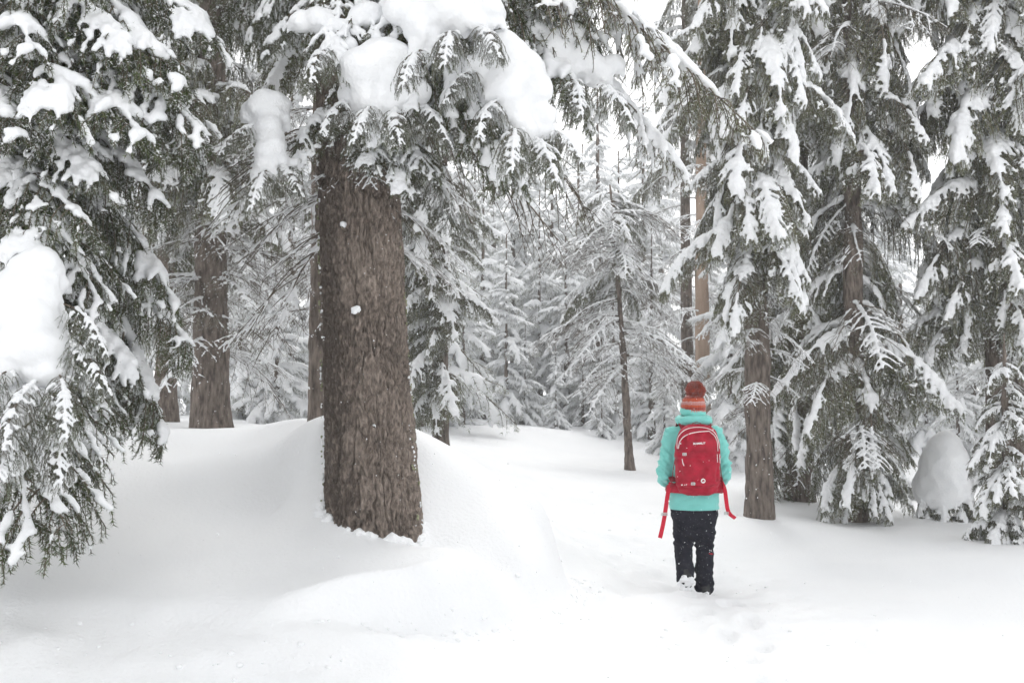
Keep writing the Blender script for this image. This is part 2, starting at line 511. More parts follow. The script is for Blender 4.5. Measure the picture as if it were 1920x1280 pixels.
def bough(seed, L=1.4, a0=5, droop=50, tip=10, hang=0.6, n2=40, l2=0.42, q3=10, l3=0.32, hang3=0.7, dens=380, nl=0.018, nw=0.0026,
          snow=1.0, cover=0.0, vox=0.014, pillows=(), frost=0.1, bare=False, rw=0.011, side_el=0.0, needle_mat=None, tsnow=1.0, phi=(40, 68), k3=4, mfreq=4.2, web_on=1.0, rag=0.9, lod=False):
    rng = np.random.default_rng(seed)
    n = 26
    s = np.linspace(0, 1, n)
    e = np.radians(a0 - droop * s ** 0.9 + tip * np.clip((s - 0.75) / 0.25, 0, 1))
    az = 0.16 * np.sin(s * 5 + rng.uniform(0, 6)) * s
    d = np.stack([np.cos(e) * np.cos(az), np.cos(e) * np.sin(az), np.sin(e)], 1)
    main = np.vstack([[0, 0, 0], np.cumsum(d[:-1] * L / (n - 1), 0)])
    # side twigs
    s2 = np.clip(np.linspace(0.10, 0.985, n2) + rng.normal(0, 0.012, n2), 0.05, 0.99)
    side = np.where(np.arange(n2) % 2 == 0, 1.0, -1.0)
    p2 = np.stack([np.interp(s2, s, main[:, i]) for i in range(3)], 1)
    t2 = nrm(np.stack([np.interp(s2, s, d[:, i]) for i in range(3)], 1))
    lat = nrm(np.cross(np.array([0, 0, 1.0]), t2))
    ph = np.radians(rng.uniform(phi[0], phi[1], n2))[:, None]
    d2 = nrm(t2 * np.cos(ph) + lat * side[:, None] * np.sin(ph) + np.array([0, 0, 1.0]) * (side_el + rng.normal(0, 0.10, (n2, 1))))
    len2 = L * l2 * ((1 - s2) ** 0.65 * np.minimum(1, s2 / 0.22 + 0.25) + 0.16) * rng.uniform(0.65, 1.2, n2)
    k2 = 8
    c2 = hang_chain(p2, d2, len2, k2, hang * rng.uniform(0.7, 1.1, n2).clip(0, 1), noise=0.05, rng=rng)
    # twiglets on the side twigs
    u3 = np.clip(np.linspace(0.12, 1.0, q3)[None] + rng.normal(0, 0.03, (n2, q3)), 0.05, 1.0)
    i3 = np.minimum((u3 * (k2 - 1)).astype(int), k2 - 2)
    f3 = (u3 * (k2 - 1) - i3)[..., None]
    ar = np.arange(n2)[:, None]
    p3 = (c2[ar, i3] * (1 - f3) + c2[ar, i3 + 1] * f3).reshape(-1, 3)
    t3 = nrm(c2[ar, i3 + 1] - c2[ar, i3]).reshape(-1, 3)
    sd3 = np.where(np.arange(q3) % 2 == 0, 1.0, -1.0)[None].repeat(n2, 0).reshape(-1, 1)
    lat3 = nrm(np.cross(np.array([0.02, 0.01, 1.0]), t3) + rng.normal(0, 0.2, t3.shape))
    ph3 = np.radians(rng.uniform(35, 65, (n2 * q3, 1)))
    d3 = nrm(t3 * np.cos(ph3) + lat3 * sd3 * np.sin(ph3))
    len3 = ((len2[:, None] * l3 + 0.03) * (1.05 - 0.65 * u3)).reshape(-1) * rng.uniform(0.6, 1.3, n2 * q3)
    keep = rng.random(n2 * q3) > (0.35 if bare else 0.06)
    p3, d3, len3 = p3[keep], d3[keep], len3[keep]
    h3 = hang3 * rng.uniform(0.6, 1.1, len(p3)).clip(0, 1)
    c3 = hang_chain(p3, d3, len3, k3, h3, noise=0.06, rng=rng)
    # wood
    r0 = rw * L ** 0.6
    V, Q, off = [], [], 0
    for pts, rad, kk in ((main[None, ::5], (r0 * (1 - 0.85 * s))[None, ::5], 4),
                         (c2[:, ::3], (r0 * 0.38 * (len2 / len2.max()) ** 0.5)[:, None] * np.linspace(1, 0.45, 3)[None], 3)) if lod else (
                         (main[None], (r0 * (1 - 0.85 * s))[None], 6),
                         (c2, (r0 * 0.38 * (len2 / len2.max()) ** 0.5)[:, None] * np.linspace(1, 0.45, k2)[None], 4),
                         (c3, np.full((len(c3), 1), max(r0 * 0.15, 0.0016)) * np.linspace(1, 0.6, k3)[None], 3)):
        v_, q_ = tubes(pts, rad, kk)
        V.append(v_)
        Q.append(q_ + off)
        off += len(v_)
    wood = mesh_arr('branch', np.vstack(V), None, np.vstack(Q), [M_WOOD])
    fol = None
    nm = needle_mat or M_NEEDLE
    if dens:
        a1, f1 = needles(c3, dens, nl, nw, rng)
        a2_, f2 = needles(c2[:, 1:], dens * 0.9, nl, nw, rng)
        a3_, f3_ = needles(main[None, 10:], dens * 1.0, nl, nw, rng)
        v_ = np.vstack([a1, a2_, a3_])
        f_ = np.vstack([f1, f2 + len(a1), f3_ + len(a1) + len(a2_)])
        mi = (rng.random(len(f_)) < frost).astype(np.int32)
        fol = mesh_arr('foliage', v_, f_, None, [nm, M_FROST], mi, smooth=False)
    # snow: blobs along the upper side of everything flat enough, fused into one skin
    bc, br = [], []

    def load(pts, r, thr, gain=1.0):
        """pts (m,3), r (m,)"""
        msk = fbm(pts * mfreq + seed * 3.1, seed, 2)
        ok = msk > thr
        rr = r * (0.75 + 0.6 * np.clip(msk - thr, 0, 0.6) / 0.6) * gain * rng.uniform(0.8, 1.2, len(r))
        ok &= rr > vox * 0.75
        c = pts[ok].copy()
        c[:, 2] += rr[ok] * 0.45
        bc.append(c)
        br.append(rr[ok])

    if snow > 0:
        m = int(L / 0.03)
        ss = np.linspace(0.08, 1, m)
        pm = np.stack([np.interp(ss, s, main[:, i]) for i in range(3)], 1)
        load(pm, snow * (0.042 * (1 - 0.55 * ss)) * (0.5 if bare else 1), -0.45 + cover)
        for ch, rb, thr in ((c2, 0.028, -0.10 + cover), (c3, 0.0185, 0.0 + cover)):
            T, k, _ = ch.shape
            dirs = nrm(np.diff(ch, axis=1))
            flat = np.clip(1.25 * np.sqrt(np.clip(1 - dirs[..., 2] ** 2, 0, 1)) - 0.05, 0.0, 1.0)
            sub = max(2, int(np.median(np.linalg.norm(np.diff(ch, axis=1), axis=2)) / (rb * 0.8)) + 1)
            for j in range(sub):
                f = j / sub
                pp = ch[:, :-1] * (1 - f) + ch[:, 1:] * f
                uu = (np.arange(k - 1) + f) / (k - 1)
                rr = snow * rb * (1.05 - 0.5 * uu)[None] * flat * (0.45 if bare else 1) * (tsnow if ch is c3 else 1)
                load(pp.reshape(-1, 3), rr.reshape(-1), thr)
        web = (c2[:-2, 1:5] + c2[2:, 1:5]) * 0.5
        wr = snow * 0.026 * np.linspace(1.1, 0.7, 4)[None].repeat(len(web), 0) * (0.0 if bare else web_on)
        wf = np.clip(1.3 - 1.6 * np.abs(nrm(c2[:-2, 2:6] - c2[:-2, 1:5])[..., 2]), 0, 1)
        load(web.reshape(-1, 3), (wr * wf).reshape(-1), -0.15 + cover)
        for (sa, sb, r, wdt) in pillows:
            mm = max(4, int((sb - sa) * L / (r * 0.25)))
            for t in np.linspace(sa, sb, mm):
                c = np.array([np.interp(t, s, main[:, i]) for i in range(3)])
                for _ in range(3):
                    q = c + np.array([rng.normal(0, r * 0.15), rng.uniform(-wdt, wdt), 0])
                    x = (t - sa) / max(sb - sa, 1e-3)
                    r_ = r * (0.62 + 0.38 * math.sin(math.pi * (0.12 + 0.8 * x))) * rng.uniform(0.8, 1.08) * (1 - 0.35 * abs(q[1] - c[1]) / max(wdt, 0.01))
                    bc.append((q + np.array([0, 0, r_ * 0.55]))[None])
                    br.append(np.array([r_]))
    sn = None
    if bc and sum(len(x) for x in bc):
        v_, f_ = blobs(np.vstack(bc), np.concatenate(br), ICO1, 0.78)
        sn = remesh('branch_snow', v_, f_, vox, 2, M_SNOW, lump(vox * rag, 12 if rag < 1 else 22, seed, 3), decim=0.3 if lod else None)
    return dict(L=L, wood=wood, fol=fol, snow=sn)


LIB = {}


def lib(kind, variants, **kw):
    LIB[kind] = [bough(sd, **kw) for sd in variants]


# near, broad drooping boughs (left spruce and big spruce)
lib('near', (1, 2, 3, 4, 5), L=1.35, a0=0, droop=62, tip=12, hang=0.55, n2=44, l2=0.40, q3=11, hang3=0.8, dens=430, nl=0.019, nw=0.0030, snow=0.9, cover=-0.02, vox=0.0105, frost=0.2, mfreq=8.5, web_on=0.0, rag=1.3)
lib('light', (6, 7, 8), L=1.35, a0=5, droop=58, tip=15, hang=0.8, n2=40, l2=0.46, q3=11, hang3=0.88, dens=430, nl=0.019, nw=0.0030, snow=0.85, cover=0.05, vox=0.0105, frost=0.22, mfreq=8.5, web_on=0.0, rag=1.3)
lib('curl', (11, 12, 13), L=1.2, a0=4, droop=80, tip=0, hang=0.65, n2=42, l2=0.40, q3=10, hang3=0.8, dens=400, nl=0.019, nw=0.0030, snow=1.05, cover=-0.1, vox=0.011, mfreq=7, rag=1.3)
lib('long', (51, 52), L=2.4, a0=8, droop=50, tip=10, hang=0.55, n2=58, l2=0.26, q3=9, hang3=0.7, dens=230, nl=0.018, nw=0.0030, snow=1.1, cover=0.05, vox=0.013, frost=0.25, needle_mat=M_NEEDLE_G, rw=0.010)
# mid-distance curtain boughs: twigs hang like fringes
lib('curtain', (21, 22, 23, 24, 25), L=1.5, a0=0, droop=72, tip=22, hang=0.97, n2=46, l2=0.44, q3=10, l3=0.34, hang3=0.95, dens=220, nl=0.026, nw=0.0050, snow=1.0, cover=-0.14, vox=0.013,
    frost=0.28, needle_mat=M_NEEDLE_G, rw=0.014)
lib('laden', (26, 27, 28), L=1.5, a0=0, droop=75, tip=10, hang=0.78, n2=46, l2=0.38, q3=9, l3=0.34, hang3=0.85, dens=210, nl=0.026, nw=0.0050, snow=1.25, cover=-0.15, vox=0.015,
    frost=0.2, needle_mat=M_NEEDLE_G, rw=0.014)
# bare dead branches with a line of snow on top
lib('bare', (31, 32, 33, 34), L=1.4, a0=0, droop=52, tip=15, hang=0.45, n2=20, l2=0.55, q3=6, l3=0.5, hang3=0.4, dens=0, snow=1.25, cover=-0.25, vox=0.011, bare=True, rw=0.010, phi=(30, 60))
lib('sprig', (35, 36, 37), L=1.3, a0=0, droop=42, tip=5, hang=0.45, n2=24, l2=0.5, q3=8, l3=0.42, hang3=0.5, dens=120, nl=0.016, nw=0.003, snow=1.3, cover=0.0, vox=0.012, frost=0.35,
    bare=True, needle_mat=M_NEEDLE_G)


def branch(parent, kind, loc, az, scale=1.0, pitch=0.0, roll=0.0, var=None, rng=random):
    """one bough as a part of its tree, needles and snow as its sub-parts"""
    L_ = LIB[kind]
    b = L_[(rng.randrange(len(L_)) if var is None else var) % len(L_)]
    o = obj('branch', b['wood'], parent, loc, (math.radians(roll), -math.radians(pitch), math.radians(az)), scale)
    if b['fol']:
        obj('foliage', b['fol'], o)['kind'] = 'stuff'
    if b['snow']:
        obj('snow', b['snow'], o)['kind'] = 'stuff'
    return o


# ------------------------------------------------------------------ trunks
def trunk_mesh(name, r0, H, lean=(0, 0), flare=0.25, k=30, rows=110, seed=0, material=None, amp=0.02, sink=0.5, bend=0.05, zpow=1.5, r1=0.1):
    z = -sink + (H + sink) * np.linspace(0, 1, rows) ** zpow
    th = np.arange(k) / k * 2 * math.pi
    Z, TH = np.meshgrid(z, th, indexing='ij')
    t = np.clip(Z / H, 0, 1)
    R = r0 * ((1 - t) * (1 - r1) + r1) * (1 + flare * np.exp(-np.clip(Z, 0, None) / (r0 * 2.2)))
    p = np.stack([np.cos(TH) * R, np.sin(TH) * R, Z * 0.45], -1).reshape(-1, 3)
    nz = fbm(p * 22, seed, 3).reshape(Z.shape) * amp * 0.6 + fbm(p * 5, seed + 9, 2).reshape(Z.shape) * amp
    R = R + nz
    ax = lean[0] * Z + bend * np.sin(Z * 0.5 + seed) * 0.4
    ay = lean[1] * Z
    v = np.stack([np.cos(TH) * R + ax, np.sin(TH) * R + ay, Z], -1).reshape(-1, 3)
    i = np.arange(rows * k).reshape(rows, k)
    q = np.stack([i[:-1], np.roll(i[:-1], -1, 1), np.roll(i[1:], -1, 1), i[1:]], -1).reshape(-1, 4)
    return mesh_arr(name, v, None, q, [material or M_BARK2])


class Tree:
    def __init__(self, name, label, px, d, r0, H, lean=(0, 0), group=None, material=None, seed=0, dz=0.0, k=30, rows=110, flare=0.25, bend=0.05, trunk=True, amp=0.02):
        x = (px - 960) / F * d
        self.lean, self.bend, self.seed, self.r0, self.H = lean, bend, seed, r0, H
        z = gz(x, d) + dz
        self.base = np.array([x, d, z])
        self.o = thing(name, label, 'tree', (x, d, z), 0, group)
        self.rng = random.Random(seed)
        if trunk:
            self.t = obj('trunk', trunk_mesh('trunk', r0, H, lean, flare, k, rows, seed, material, amp, bend=bend), self.o)

    def axis(self, z):
        return np.array([self.lean[0] * z + self.bend * math.sin(z * 0.5 + self.seed) * 0.4, self.lean[1] * z, z])

    def at(self, kind, zw, az, scale=1.0, pitch=0, roll=0, var=None):
        """a bough whose root is at height zw above the tree's base"""
        return branch(self.o, kind, self.axis(zw), az, scale, pitch, roll, var, self.rng)

    def to(self, kind, zw, px, py, d, pitch=None, var=None, roll=0, k=1.0):
        """a bough rooted at height zw that reaches over a given point"""
        tgt = P(px, py, d) - self.base
        r = self.axis(zw)
        dv = tgt - r
        b = LIB[kind][(var or 0) % len(LIB[kind])]
        dist = np.linalg.norm(dv)
        az = math.degrees(math.atan2(dv[1], dv[0]))
        # the bough's own chord drops by about half its droop
        chord = math.degrees(math.atan2(dv[2], math.hypot(dv[0], dv[1])))
        m = b['wood'].vertices
        return branch(self.o, kind, r, az, dist / (b['L'] * 0.93) * k, (chord + 30) if pitch is None else pitch, roll, var or 0, self.rng)

    def whorls(self, kinds, z0, z1, step, n, s0, s1, az=(0, 360), pitch=(-8, 12), wts=None):
        z = z0
        r = self.rng
        while z < z1:
            t = (z - z0) / max(z1 - z0, 1e-3)
            for _ in range(n):
                self.at(r.choices(kinds, wts)[0], z + r.uniform(-step, step) * 0.5, r.uniform(*az), (s0 + (s1 - s0) * t) * r.uniform(0.75, 1.2), r.uniform(*pitch), r.uniform(-14, 14))
            z += step


# ---- big spruce in front, with plated bark
BT_PX, BT_D = 700, 7.8
big = Tree('spruce_tree', 'huge brown spruce trunk rising from the snow bank, left of the walker', BT_PX, BT_D, 0.3, 15, (-0.046, 0.0), None, seed=2, trunk=False, bend=0.0)
bz = float(P(702, 1000, 7.5)[2])
big.base[2] = bz - 0.05
big.o.location.z = big.base[2]


def big_trunk():
    k, rows = 400, 640
    z = np.concatenate([np.linspace(-0.7, 4.6, rows - 60), np.linspace(4.65, 15, 60)])
    th = np.concatenate([np.radians(np.linspace(160, 380, k - 60, endpoint=False)), np.radians(np.linspace(380, 520, 60, endpoint=False))])   # finest where it can be seen
    Z, TH = np.meshgrid(z, th, indexing='ij')
    R = np.interp(Z, [-0.7, 0, 0.15, 0.5, 1.2, 2.5, 4.5, 15], [0.40, 0.342, 0.328, 0.310, 0.291, 0.268, 0.240, 0.06])
    R = R * (1 + 0.05 * np.sin(TH * 3 + 0.6) * np.exp(-np.clip(Z, 0, None) / 0.8) + 0.018 * np.sin(TH * 5 + Z * 0.7))
    u = TH / (2 * math.pi) * 120          # cells round the trunk
    p = np.stack([np.cos(TH) * 0.3, np.sin(TH) * 0.3, Z], -1).reshape(-1, 3)
    wu = fbm(p * np.array([7, 7, 2.5]), 40, 3).reshape(Z.shape) * 2.0
    wz = fbm(p * np.array([9, 9, 5]), 50, 2).reshape(Z.shape) * 0.5
    U, W = u + wu, Z / 0.032 + wz
    iu, iw = np.floor(U).astype(int), np.floor(W).astype(int)
    f1 = np.full(Z.shape, 9.0)
    f2 = np.full(Z.shape, 9.0)
    cid = np.zeros(Z.shape)
    for du in (-1, 0, 1):
        for dw in (-1, 0, 1):
            cu, cw = iu + du, iw + dw
            wr = np.mod(cu, 120)
            hx, hy = hash3(wr, cw, cw * 0, 7), hash3(wr, cw, cw * 0, 8)
            d = np.hypot(U - (cu + hx), W - (cw + hy))
            h = hash3(wr, cw, cw * 0, 9)
            m = d < f1
            f2 = np.where(m, f1, np.minimum(f2, d))
            cid = np.where(m, h, cid)
            f1 = np.where(m, d, f1)
    e = np.clip((f2 - f1) / 0.2, 0, 1)
    e = e * e * (3 - 2 * e)
    def sh(a):
        return a.reshape(Z.shape)
    pw = p + 0.02 * np.stack([fbm(p * 9, 71, 2), fbm(p * 9, 72, 2), fbm(p * 9, 73, 2) * 2], 1)
    n1 = sh(fbm(pw * np.array([22, 22, 3.6]), 74, 3))                       # long wavy cracks
    n2 = sh(fbm(pw * np.array([40, 40, 15.0]), 75, 3))                      # short cracks across the plates
    flake = np.clip(sh(vnoise(pw * np.array([60, 60, 26.0]), 76)), -0.3, 0.8)
    relief = -0.026 * np.exp(-(n1 / 0.11) ** 2) - 0.009 * np.exp(-(n2 / 0.09) ** 2) + 0.005 * flake + 0.005 * e * cid + 0.012 * sh(fbm(p * np.array([10, 10, 1.6]), 70, 2)) + 0.002
    R = R + relief
    v = np.stack([np.cos(TH) * R - 0.046 * Z, np.sin(TH) * R, Z], -1).reshape(-1, 3)
    i = np.arange(rows * k).reshape(rows, k)
    q = np.stack([i[:-1], np.roll(i[:-1], -1, 1), np.roll(i[1:], -1, 1), i[1:]], -1).reshape(-1, 4)
    patch_shade = 0.35 * fbm(p * np.array([5, 5, 1.6]), 80, 2) + 0.2 - 0.45 * np.clip((np.cos(TH.ravel() - math.radians(190)) - 0.35 + 0.3 * fbm(p * np.array([4, 4, 0.7]), 90, 2)) * 3, 0, 1)  # random blotches, plus shade painted into the bark colour on the left side
    return mesh_arr('trunk', v, None, q, [M_BARK], attr={'plate_shade': np.clip(0.24 + cid.ravel() * 0.14 + 0.25 * flake.ravel() + patch_shade * 0.6, 0, 1)}), (z, th)


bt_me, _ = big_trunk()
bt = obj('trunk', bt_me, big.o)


def trunk_point(z, th, off=0.0):
    R = np.interp(z, [-0.7, 0, 0.15, 0.5, 1.2, 2.5, 4.5, 15], [0.40, 0.342, 0.328, 0.310, 0.291, 0.268, 0.240, 0.06]) + 0.008 + off
    return np.stack([np.cos(th) * R - 0.046 * z, np.sin(th) * R, z], -1)


def trunk_crumbs(seed, n, th_lo, th_hi, r, zlo, zhi, material, name, vox):
    rg = np.random.default_rng(seed)
    zc, tc = rg.uniform(zlo, zhi, n), rg.uniform(th_lo, th_hi, n)
    pts, rr = [], []
    for a, b in zip(zc, tc):
        m = rg.integers(2, 6)
        pts.append(trunk_point(a + rg.normal(0, 0.012, m), b + rg.normal(0, 0.03, m), 0.004))
        rr.append(rg.uniform(r * 0.4, r, m))
    v, f = blobs(np.vstack(pts), np.concatenate(rr), ICO1, 1.0)
    o = obj(name, remesh(name, v, f, vox, 1, material), bt)
    o['kind'] = 'stuff'
    return o


rad = math.radians
trunk_crumbs(1, 46, rad(168), rad(200), 0.012, 0.1, 3.6, M_LICHEN, 'lichen', 0.005)
trunk_crumbs(2, 22, rad(-22), rad(8), 0.011, 0.0, 2.4, M_LICHEN, 'lichen', 0.005)
trunk_crumbs(3, 34, rad(165), rad(215), 0.012, 0.1, 3.4, M_SNOW, 'snow_flecks', 0.005)
trunk_crumbs(4, 14, rad(-25), rad(0), 0.010, 0.0, 1.2, M_SNOW, 'snow_flecks', 0.005)


def foot_snow():
    rg_ = np.random.default_rng(21)
    th_ = np.radians(rg_.uniform(150, 385, 260))
    R_ = 0.335 + rg_.normal(0.0, 0.012, 260)
    x_, y_ = big.base[0] + np.cos(th_) * R_, big.base[1] + np.sin(th_) * R_
    z_ = ground(x_, y_) - big.base[2]
    x_ = x_ - 0.046 * z_
    r_ = (0.010 + 0.028 * rg_.random(260) ** 2) * np.clip(0.75 + 0.9 * vnoise(np.stack([th_ * 5, th_ * 0, th_ * 0], 1), 4), 0.25, 1.3)
    c = np.stack([x_ - big.base[0], y_ - big.base[1], z_ + r_ * rg_.uniform(-0.4, 0.5, 260)], 1)
    v, f = blobs(c, r_, ICO1, 1.0)
    obj('snow', remesh('foot_snow', v, f, 0.007, 5, M_GROUND, lump(0.008, 22, 2)), bt)['kind'] = 'stuff'


foot_snow()


def snowy_stub(px, py, s):
    """a short broken branch on the trunk with a cap of snow"""
    t = P(px, py, BT_D - 0.33) - big.base
    z = t[2]
    th = -math.acos(max(-1, min(1, (t[0] + 0.046 * z) / 0.30)))
    p = trunk_point(np.array([z]), np.array([th]))[0]
    dv = np.array([math.cos(th), math.sin(th), 0.12])
    pts = np.array([[p - dv * 0.05, p, p + dv * 0.04 * s, p + dv * 0.075 * s]])
    v, q = tubes(pts, np.array([[0.024, 0.02, 0.015, 0.010]]) * s, 8)
    o = obj('branch_stub', mesh_arr('branch_stub', v, None, q, [M_WOOD]), big.o)
    rg = np.random.default_rng(int(px))
    c = p + dv * rg.uniform(0.0, 0.06 * s, (9, 1)) + rg.normal(0, 0.01 * s, (9, 3)) + np.array([0, 0, 0.022 * s])
    v, f = blobs(c, rg.uniform(0.016, 0.028, 9) * s)
    obj('snow', remesh('stub_snow', v, f, 0.006, 2, M_SNOW, lump(0.003, 40, 1)), o)


snowy_stub(668, 588, 1.0)
snowy_stub(642, 428, 0.8)
snowy_stub(700, 800, 0.4)

def pad(tree, br, spots, seed, vox=0.015, dep=0.9):
    """thick pads of snow lying on a bough: (px, py, distance, radius in photo pixels)"""
    rg_ = np.random.default_rng(seed)
    c, r = [], []
    for (px, py, d, rp) in spots:
        R_ = rp / F * d
        p0 = P(px, py, d) - tree.base
        for _ in range(7):
            q = p0 + rg_.normal(0, 0.22, 3) * R_ * np.array([1, dep, 0.8])
            c.append(q)
            r.append(np.array([1, 1, 0.92]) * R_ * rg_.uniform(0.72, 0.95))
        for _ in range(int(5 + rp / 5)):                     # ragged lower rim
            a = rg_.uniform(0, 2 * math.pi)
            rr = R_ * rg_.uniform(0.16, 0.30)
            c.append(p0 + np.array([math.cos(a) * R_ * 0.92, math.sin(a) * R_ * 0.8, -R_ * rg_.uniform(0.3, 0.85)]))
            r.append(np.array([rr, rr, rr * rg_.uniform(0.9, 1.8)]))
    c, r = np.array(c), np.array(r)
    v_, f_ = blobs(c, r, ICO2)
    from mathutils import Matrix, Euler
    M_ = np.array((Matrix.Translation(br.location) @ br.rotation_euler.to_matrix().to_4x4() @ Matrix.Diagonal((*br.scale, 1))).inverted())
    v_ = v_ @ M_[:3, :3].T + M_[:3, 3]
    k_ = br.scale[0]
    return obj('snow', remesh('snow_pad', v_, f_, vox / k_, 6, M_SNOW, lump(0.014 / k_, 5 * k_, seed, 4)), br)


# boughs of the big spruce
b = big.to('curl', 3.25, 725, 235, 7.0, var=0)
pad(big, b, [(722, 140, 7.05, 66), (745, 120, 7.1, 42), (690, 165, 7.05, 42), (755, 170, 7.0, 40), (720, 190, 7.0, 40), (668, 190, 7.0, 24)], 1)
b = big.to('curl', 3.6, 985, 290, 7.0, var=1)
pad(big, b, [(925, 95, 7.1, 36), (955, 105, 7.1, 44), (985, 130, 7.1, 40), (1003, 165, 7.05, 34), (1018, 215, 7.05, 24), (1026, 250, 7.05, 18), (945, 160, 7.05, 44), (962, 205, 7.0, 34), (978, 250, 7.0, 26), (893, 122, 7.05, 22), (905, 150, 7.05, 18)], 2)
b = big.to('curl', 2.95, 500, 320, 7.2, var=2, k=0.8)
pad(big, b, [(470, 212, 7.32, 20), (535, 195, 7.35, 14), (560, 182, 7.4, 11), (524, 222, 7.3, 20), (530, 300, 7.2, 14), (550, 305, 7.25, 10), (490, 250, 7.25, 20), (487, 200, 7.3, 32), (512, 198, 7.3, 28), (510, 262, 7.22, 26), (503, 290, 7.2, 26), (494, 314, 7.18, 20), (500, 236, 7.25, 26), (480, 330, 7.15, 12), (518, 330, 7.15, 11), (472, 240, 7.25, 12)], 3)
big.to('curl', 2.75, 780, 335, 7.0, var=0, k=0.9)
big.to('near', 2.9, 700, 330, 6.95, var=3, k=0.8)
big.to('near', 2.8, 830, 330, 7.1, var=1, k=0.9)
b = big.to('curl', 3.9, 820, 140, 6.8, var=1, k=0.9)
pad(big, b, [(830, 25, 7.0, 48), (880, 22, 7.0, 44), (920, 30, 7.0, 32), (795, 55, 6.95, 32), (790, 90, 6.95, 24), (760, 10, 7.0, 36)], 4)
big.to('near', 3.3, 1010, 360, 7.2, var=2, k=0.9)
b = big.to('near', 3.8, 620, 120, 6.9, var=4)
pad(big, b, [(600, 35, 7.1, 30), (640, 60, 7.1, 24), (655, 92, 7.05, 20), (560, 40, 7.1, 24), (690, 30, 7.1, 28)], 5)
big.to('near', 3.75, 500, 100, 7.3, var=0)
big.to('curl', 3.9, 420, 70, 7.6, var=1, k=0.9)
big.to('long', 4.3, 1275, 420, 7.5, var=0)
big.to('sprig', 4.5, 1200, 180, 7.6, var=1, k=0.9)
big.to('long', 4.1, 1150, 440, 7.9, var=1)
big.to('light', 3.9, 1080, 400, 7.7, var=0, k=0.8)
b = big.to('near', 4.3, 1090, 200, 7.5, var=2)
pad(big, b, [(1040, 90, 7.6, 40), (1080, 115, 7.6, 38), (1120, 135, 7.6, 28), (1005, 65, 7.6, 32), (1150, 120, 7.6, 22), (1070, 60, 7.6, 26)], 7)
big.to('long', 4.4, 1190, 260, 7.8, var=1)
big.to('sprig', 3.6, 1060, 480, 7.9, var=2, k=0.9)
big.to('bare', 3.1, 1000, 470, 7.6, var=0)
big.to('bare', 2.7, 850, 400, 7.3, var=1)
big.to('bare', 2.5, 560, 380, 7.5, var=2)
big.to('bare', 2.6, 700, 390, 7.1, var=3, k=0.7)
b = big.to('bare', 2.3, 850, 510, 7.9, var=2)
big.to('bare', 2.0, 850, 560, 8.2, var=3)
big.to('bare', 2.4, 480, 520, 8.3, var=0)
big.to('bare', 2.2, 520, 660, 8.6, var=1)
big.to('sprig', 2.9, 450, 470, 8.4, var=1)
b = big.to('near', 2.9, 870, 430, 8.2, var=4, k=0.9)
big.whorls(['near', 'light'], 4.2, 6.6, 0.4, 4, 1.3, 0.9)

for (px, py, d, az, sc) in [(665, 185, 6.95, -120, 0.34), (700, 200, 6.8, -100, 0.36), (740, 205, 6.8, -80, 0.36), (780, 195, 6.9, -50, 0.34), (900, 130, 6.95, -130, 0.36), (935, 190, 6.85, -110, 0.36),
                            (965, 240, 6.8, -90, 0.42), (1000, 260, 6.85, -70, 0.40), (1020, 240, 6.95, -40, 0.32), (790, 95, 6.75, -100, 0.38), (845, 60, 6.75, -90, 0.38), (900, 50, 6.8, -70, 0.36),
                            (480, 235, 7.1, -130, 0.30), (500, 320, 7.0, -90, 0.36), (525, 310, 7.1, -50, 0.30), (620, 90, 6.85, -100, 0.4), (1070, 150, 7.3, -80, 0.4), (1120, 160, 7.3, -60, 0.4)]:
    branch(big.o, 'light', P(px, py, d + 0.12) - big.base, az, sc, -18, 0, None, big.rng)

# ---- left spruce, close to the camera: boughs weighed down with snow
left = Tree('spruce_tree', 'green spruce at the left edge with snow-laden boughs hanging to the bank', -75, 7.3, 0.2, 15, (0.0, 0), None, seed=5, k=40, rows=160)
L0 = left.base[2]
for (kind, z, px, py, d, var) in [
    ('near', 2.2 - L0, 150, 860, 6.4, 1), ('near', 2.0 - L0, 10, 860, 6.2, 2), ('near', 2.3 - L0, 190, 780, 6.9, 3), ('near', 2.7 - L0, 240, 700, 7.0, 4),
    ('near', 3.0 - L0, 300, 800, 7.4, 0), ('light', 2.8 - L0, 310, 690, 7.3, 0), ('light', 2.6 - L0, 250, 830, 7.5, 1),
    ('near', 3.3 - L0, 320, 560, 7.3, 2), ('near', 3.1 - L0, 190, 560, 6.6, 1), ('near', 3.2 - L0, 60, 470, 6.2, 3), ('light', 3.0 - L0, 130, 480, 6.3, 1),
    ('light', 3.5 - L0, 280, 440, 6.9, 2), ('near', 3.5 - L0, 160, 330, 6.4, 4), ('near', 3.6 - L0, 30, 250, 6.1, 0), ('light', 3.8 - L0, 330, 330, 6.9, 0),
    ('near', 4.0 - L0, 370, 240, 6.7, 1), ('near', 3.9 - L0, 260, 250, 6.4, 2), ('light', 4.1 - L0, 300, 180, 6.7, 1), ('near', 4.2 - L0, 110, 200, 6.2, 3),
    ('near', 4.4 - L0, 330, 150, 6.6, 0), ('near', 4.4 - L0, 220, 90, 6.4, 4), ('near', 4.3 - L0, 60, 90, 6.2, 2), ('near', 4.6 - L0, 380, 60, 6.9, 3), ('light', 4.5 - L0, 150, 30, 6.4, 2),
    ('light', 3.3 - L0, 20, 640, 6.6, 0), ('near', 3.0 - L0, 120, 640, 7.0, 0), ('near', 3.4 - L0, 240, 480, 7.6, 3), ('near', 3.9 - L0, 180, 430, 7.4, 1), ('near', 2.6 - L0, 80, 700, 7.0, 4),
]:
    left.to(kind, z, px, py, d, var=var)
b = left.to('curl', 2.75 - L0, 60, 760, 5.9, var=0)
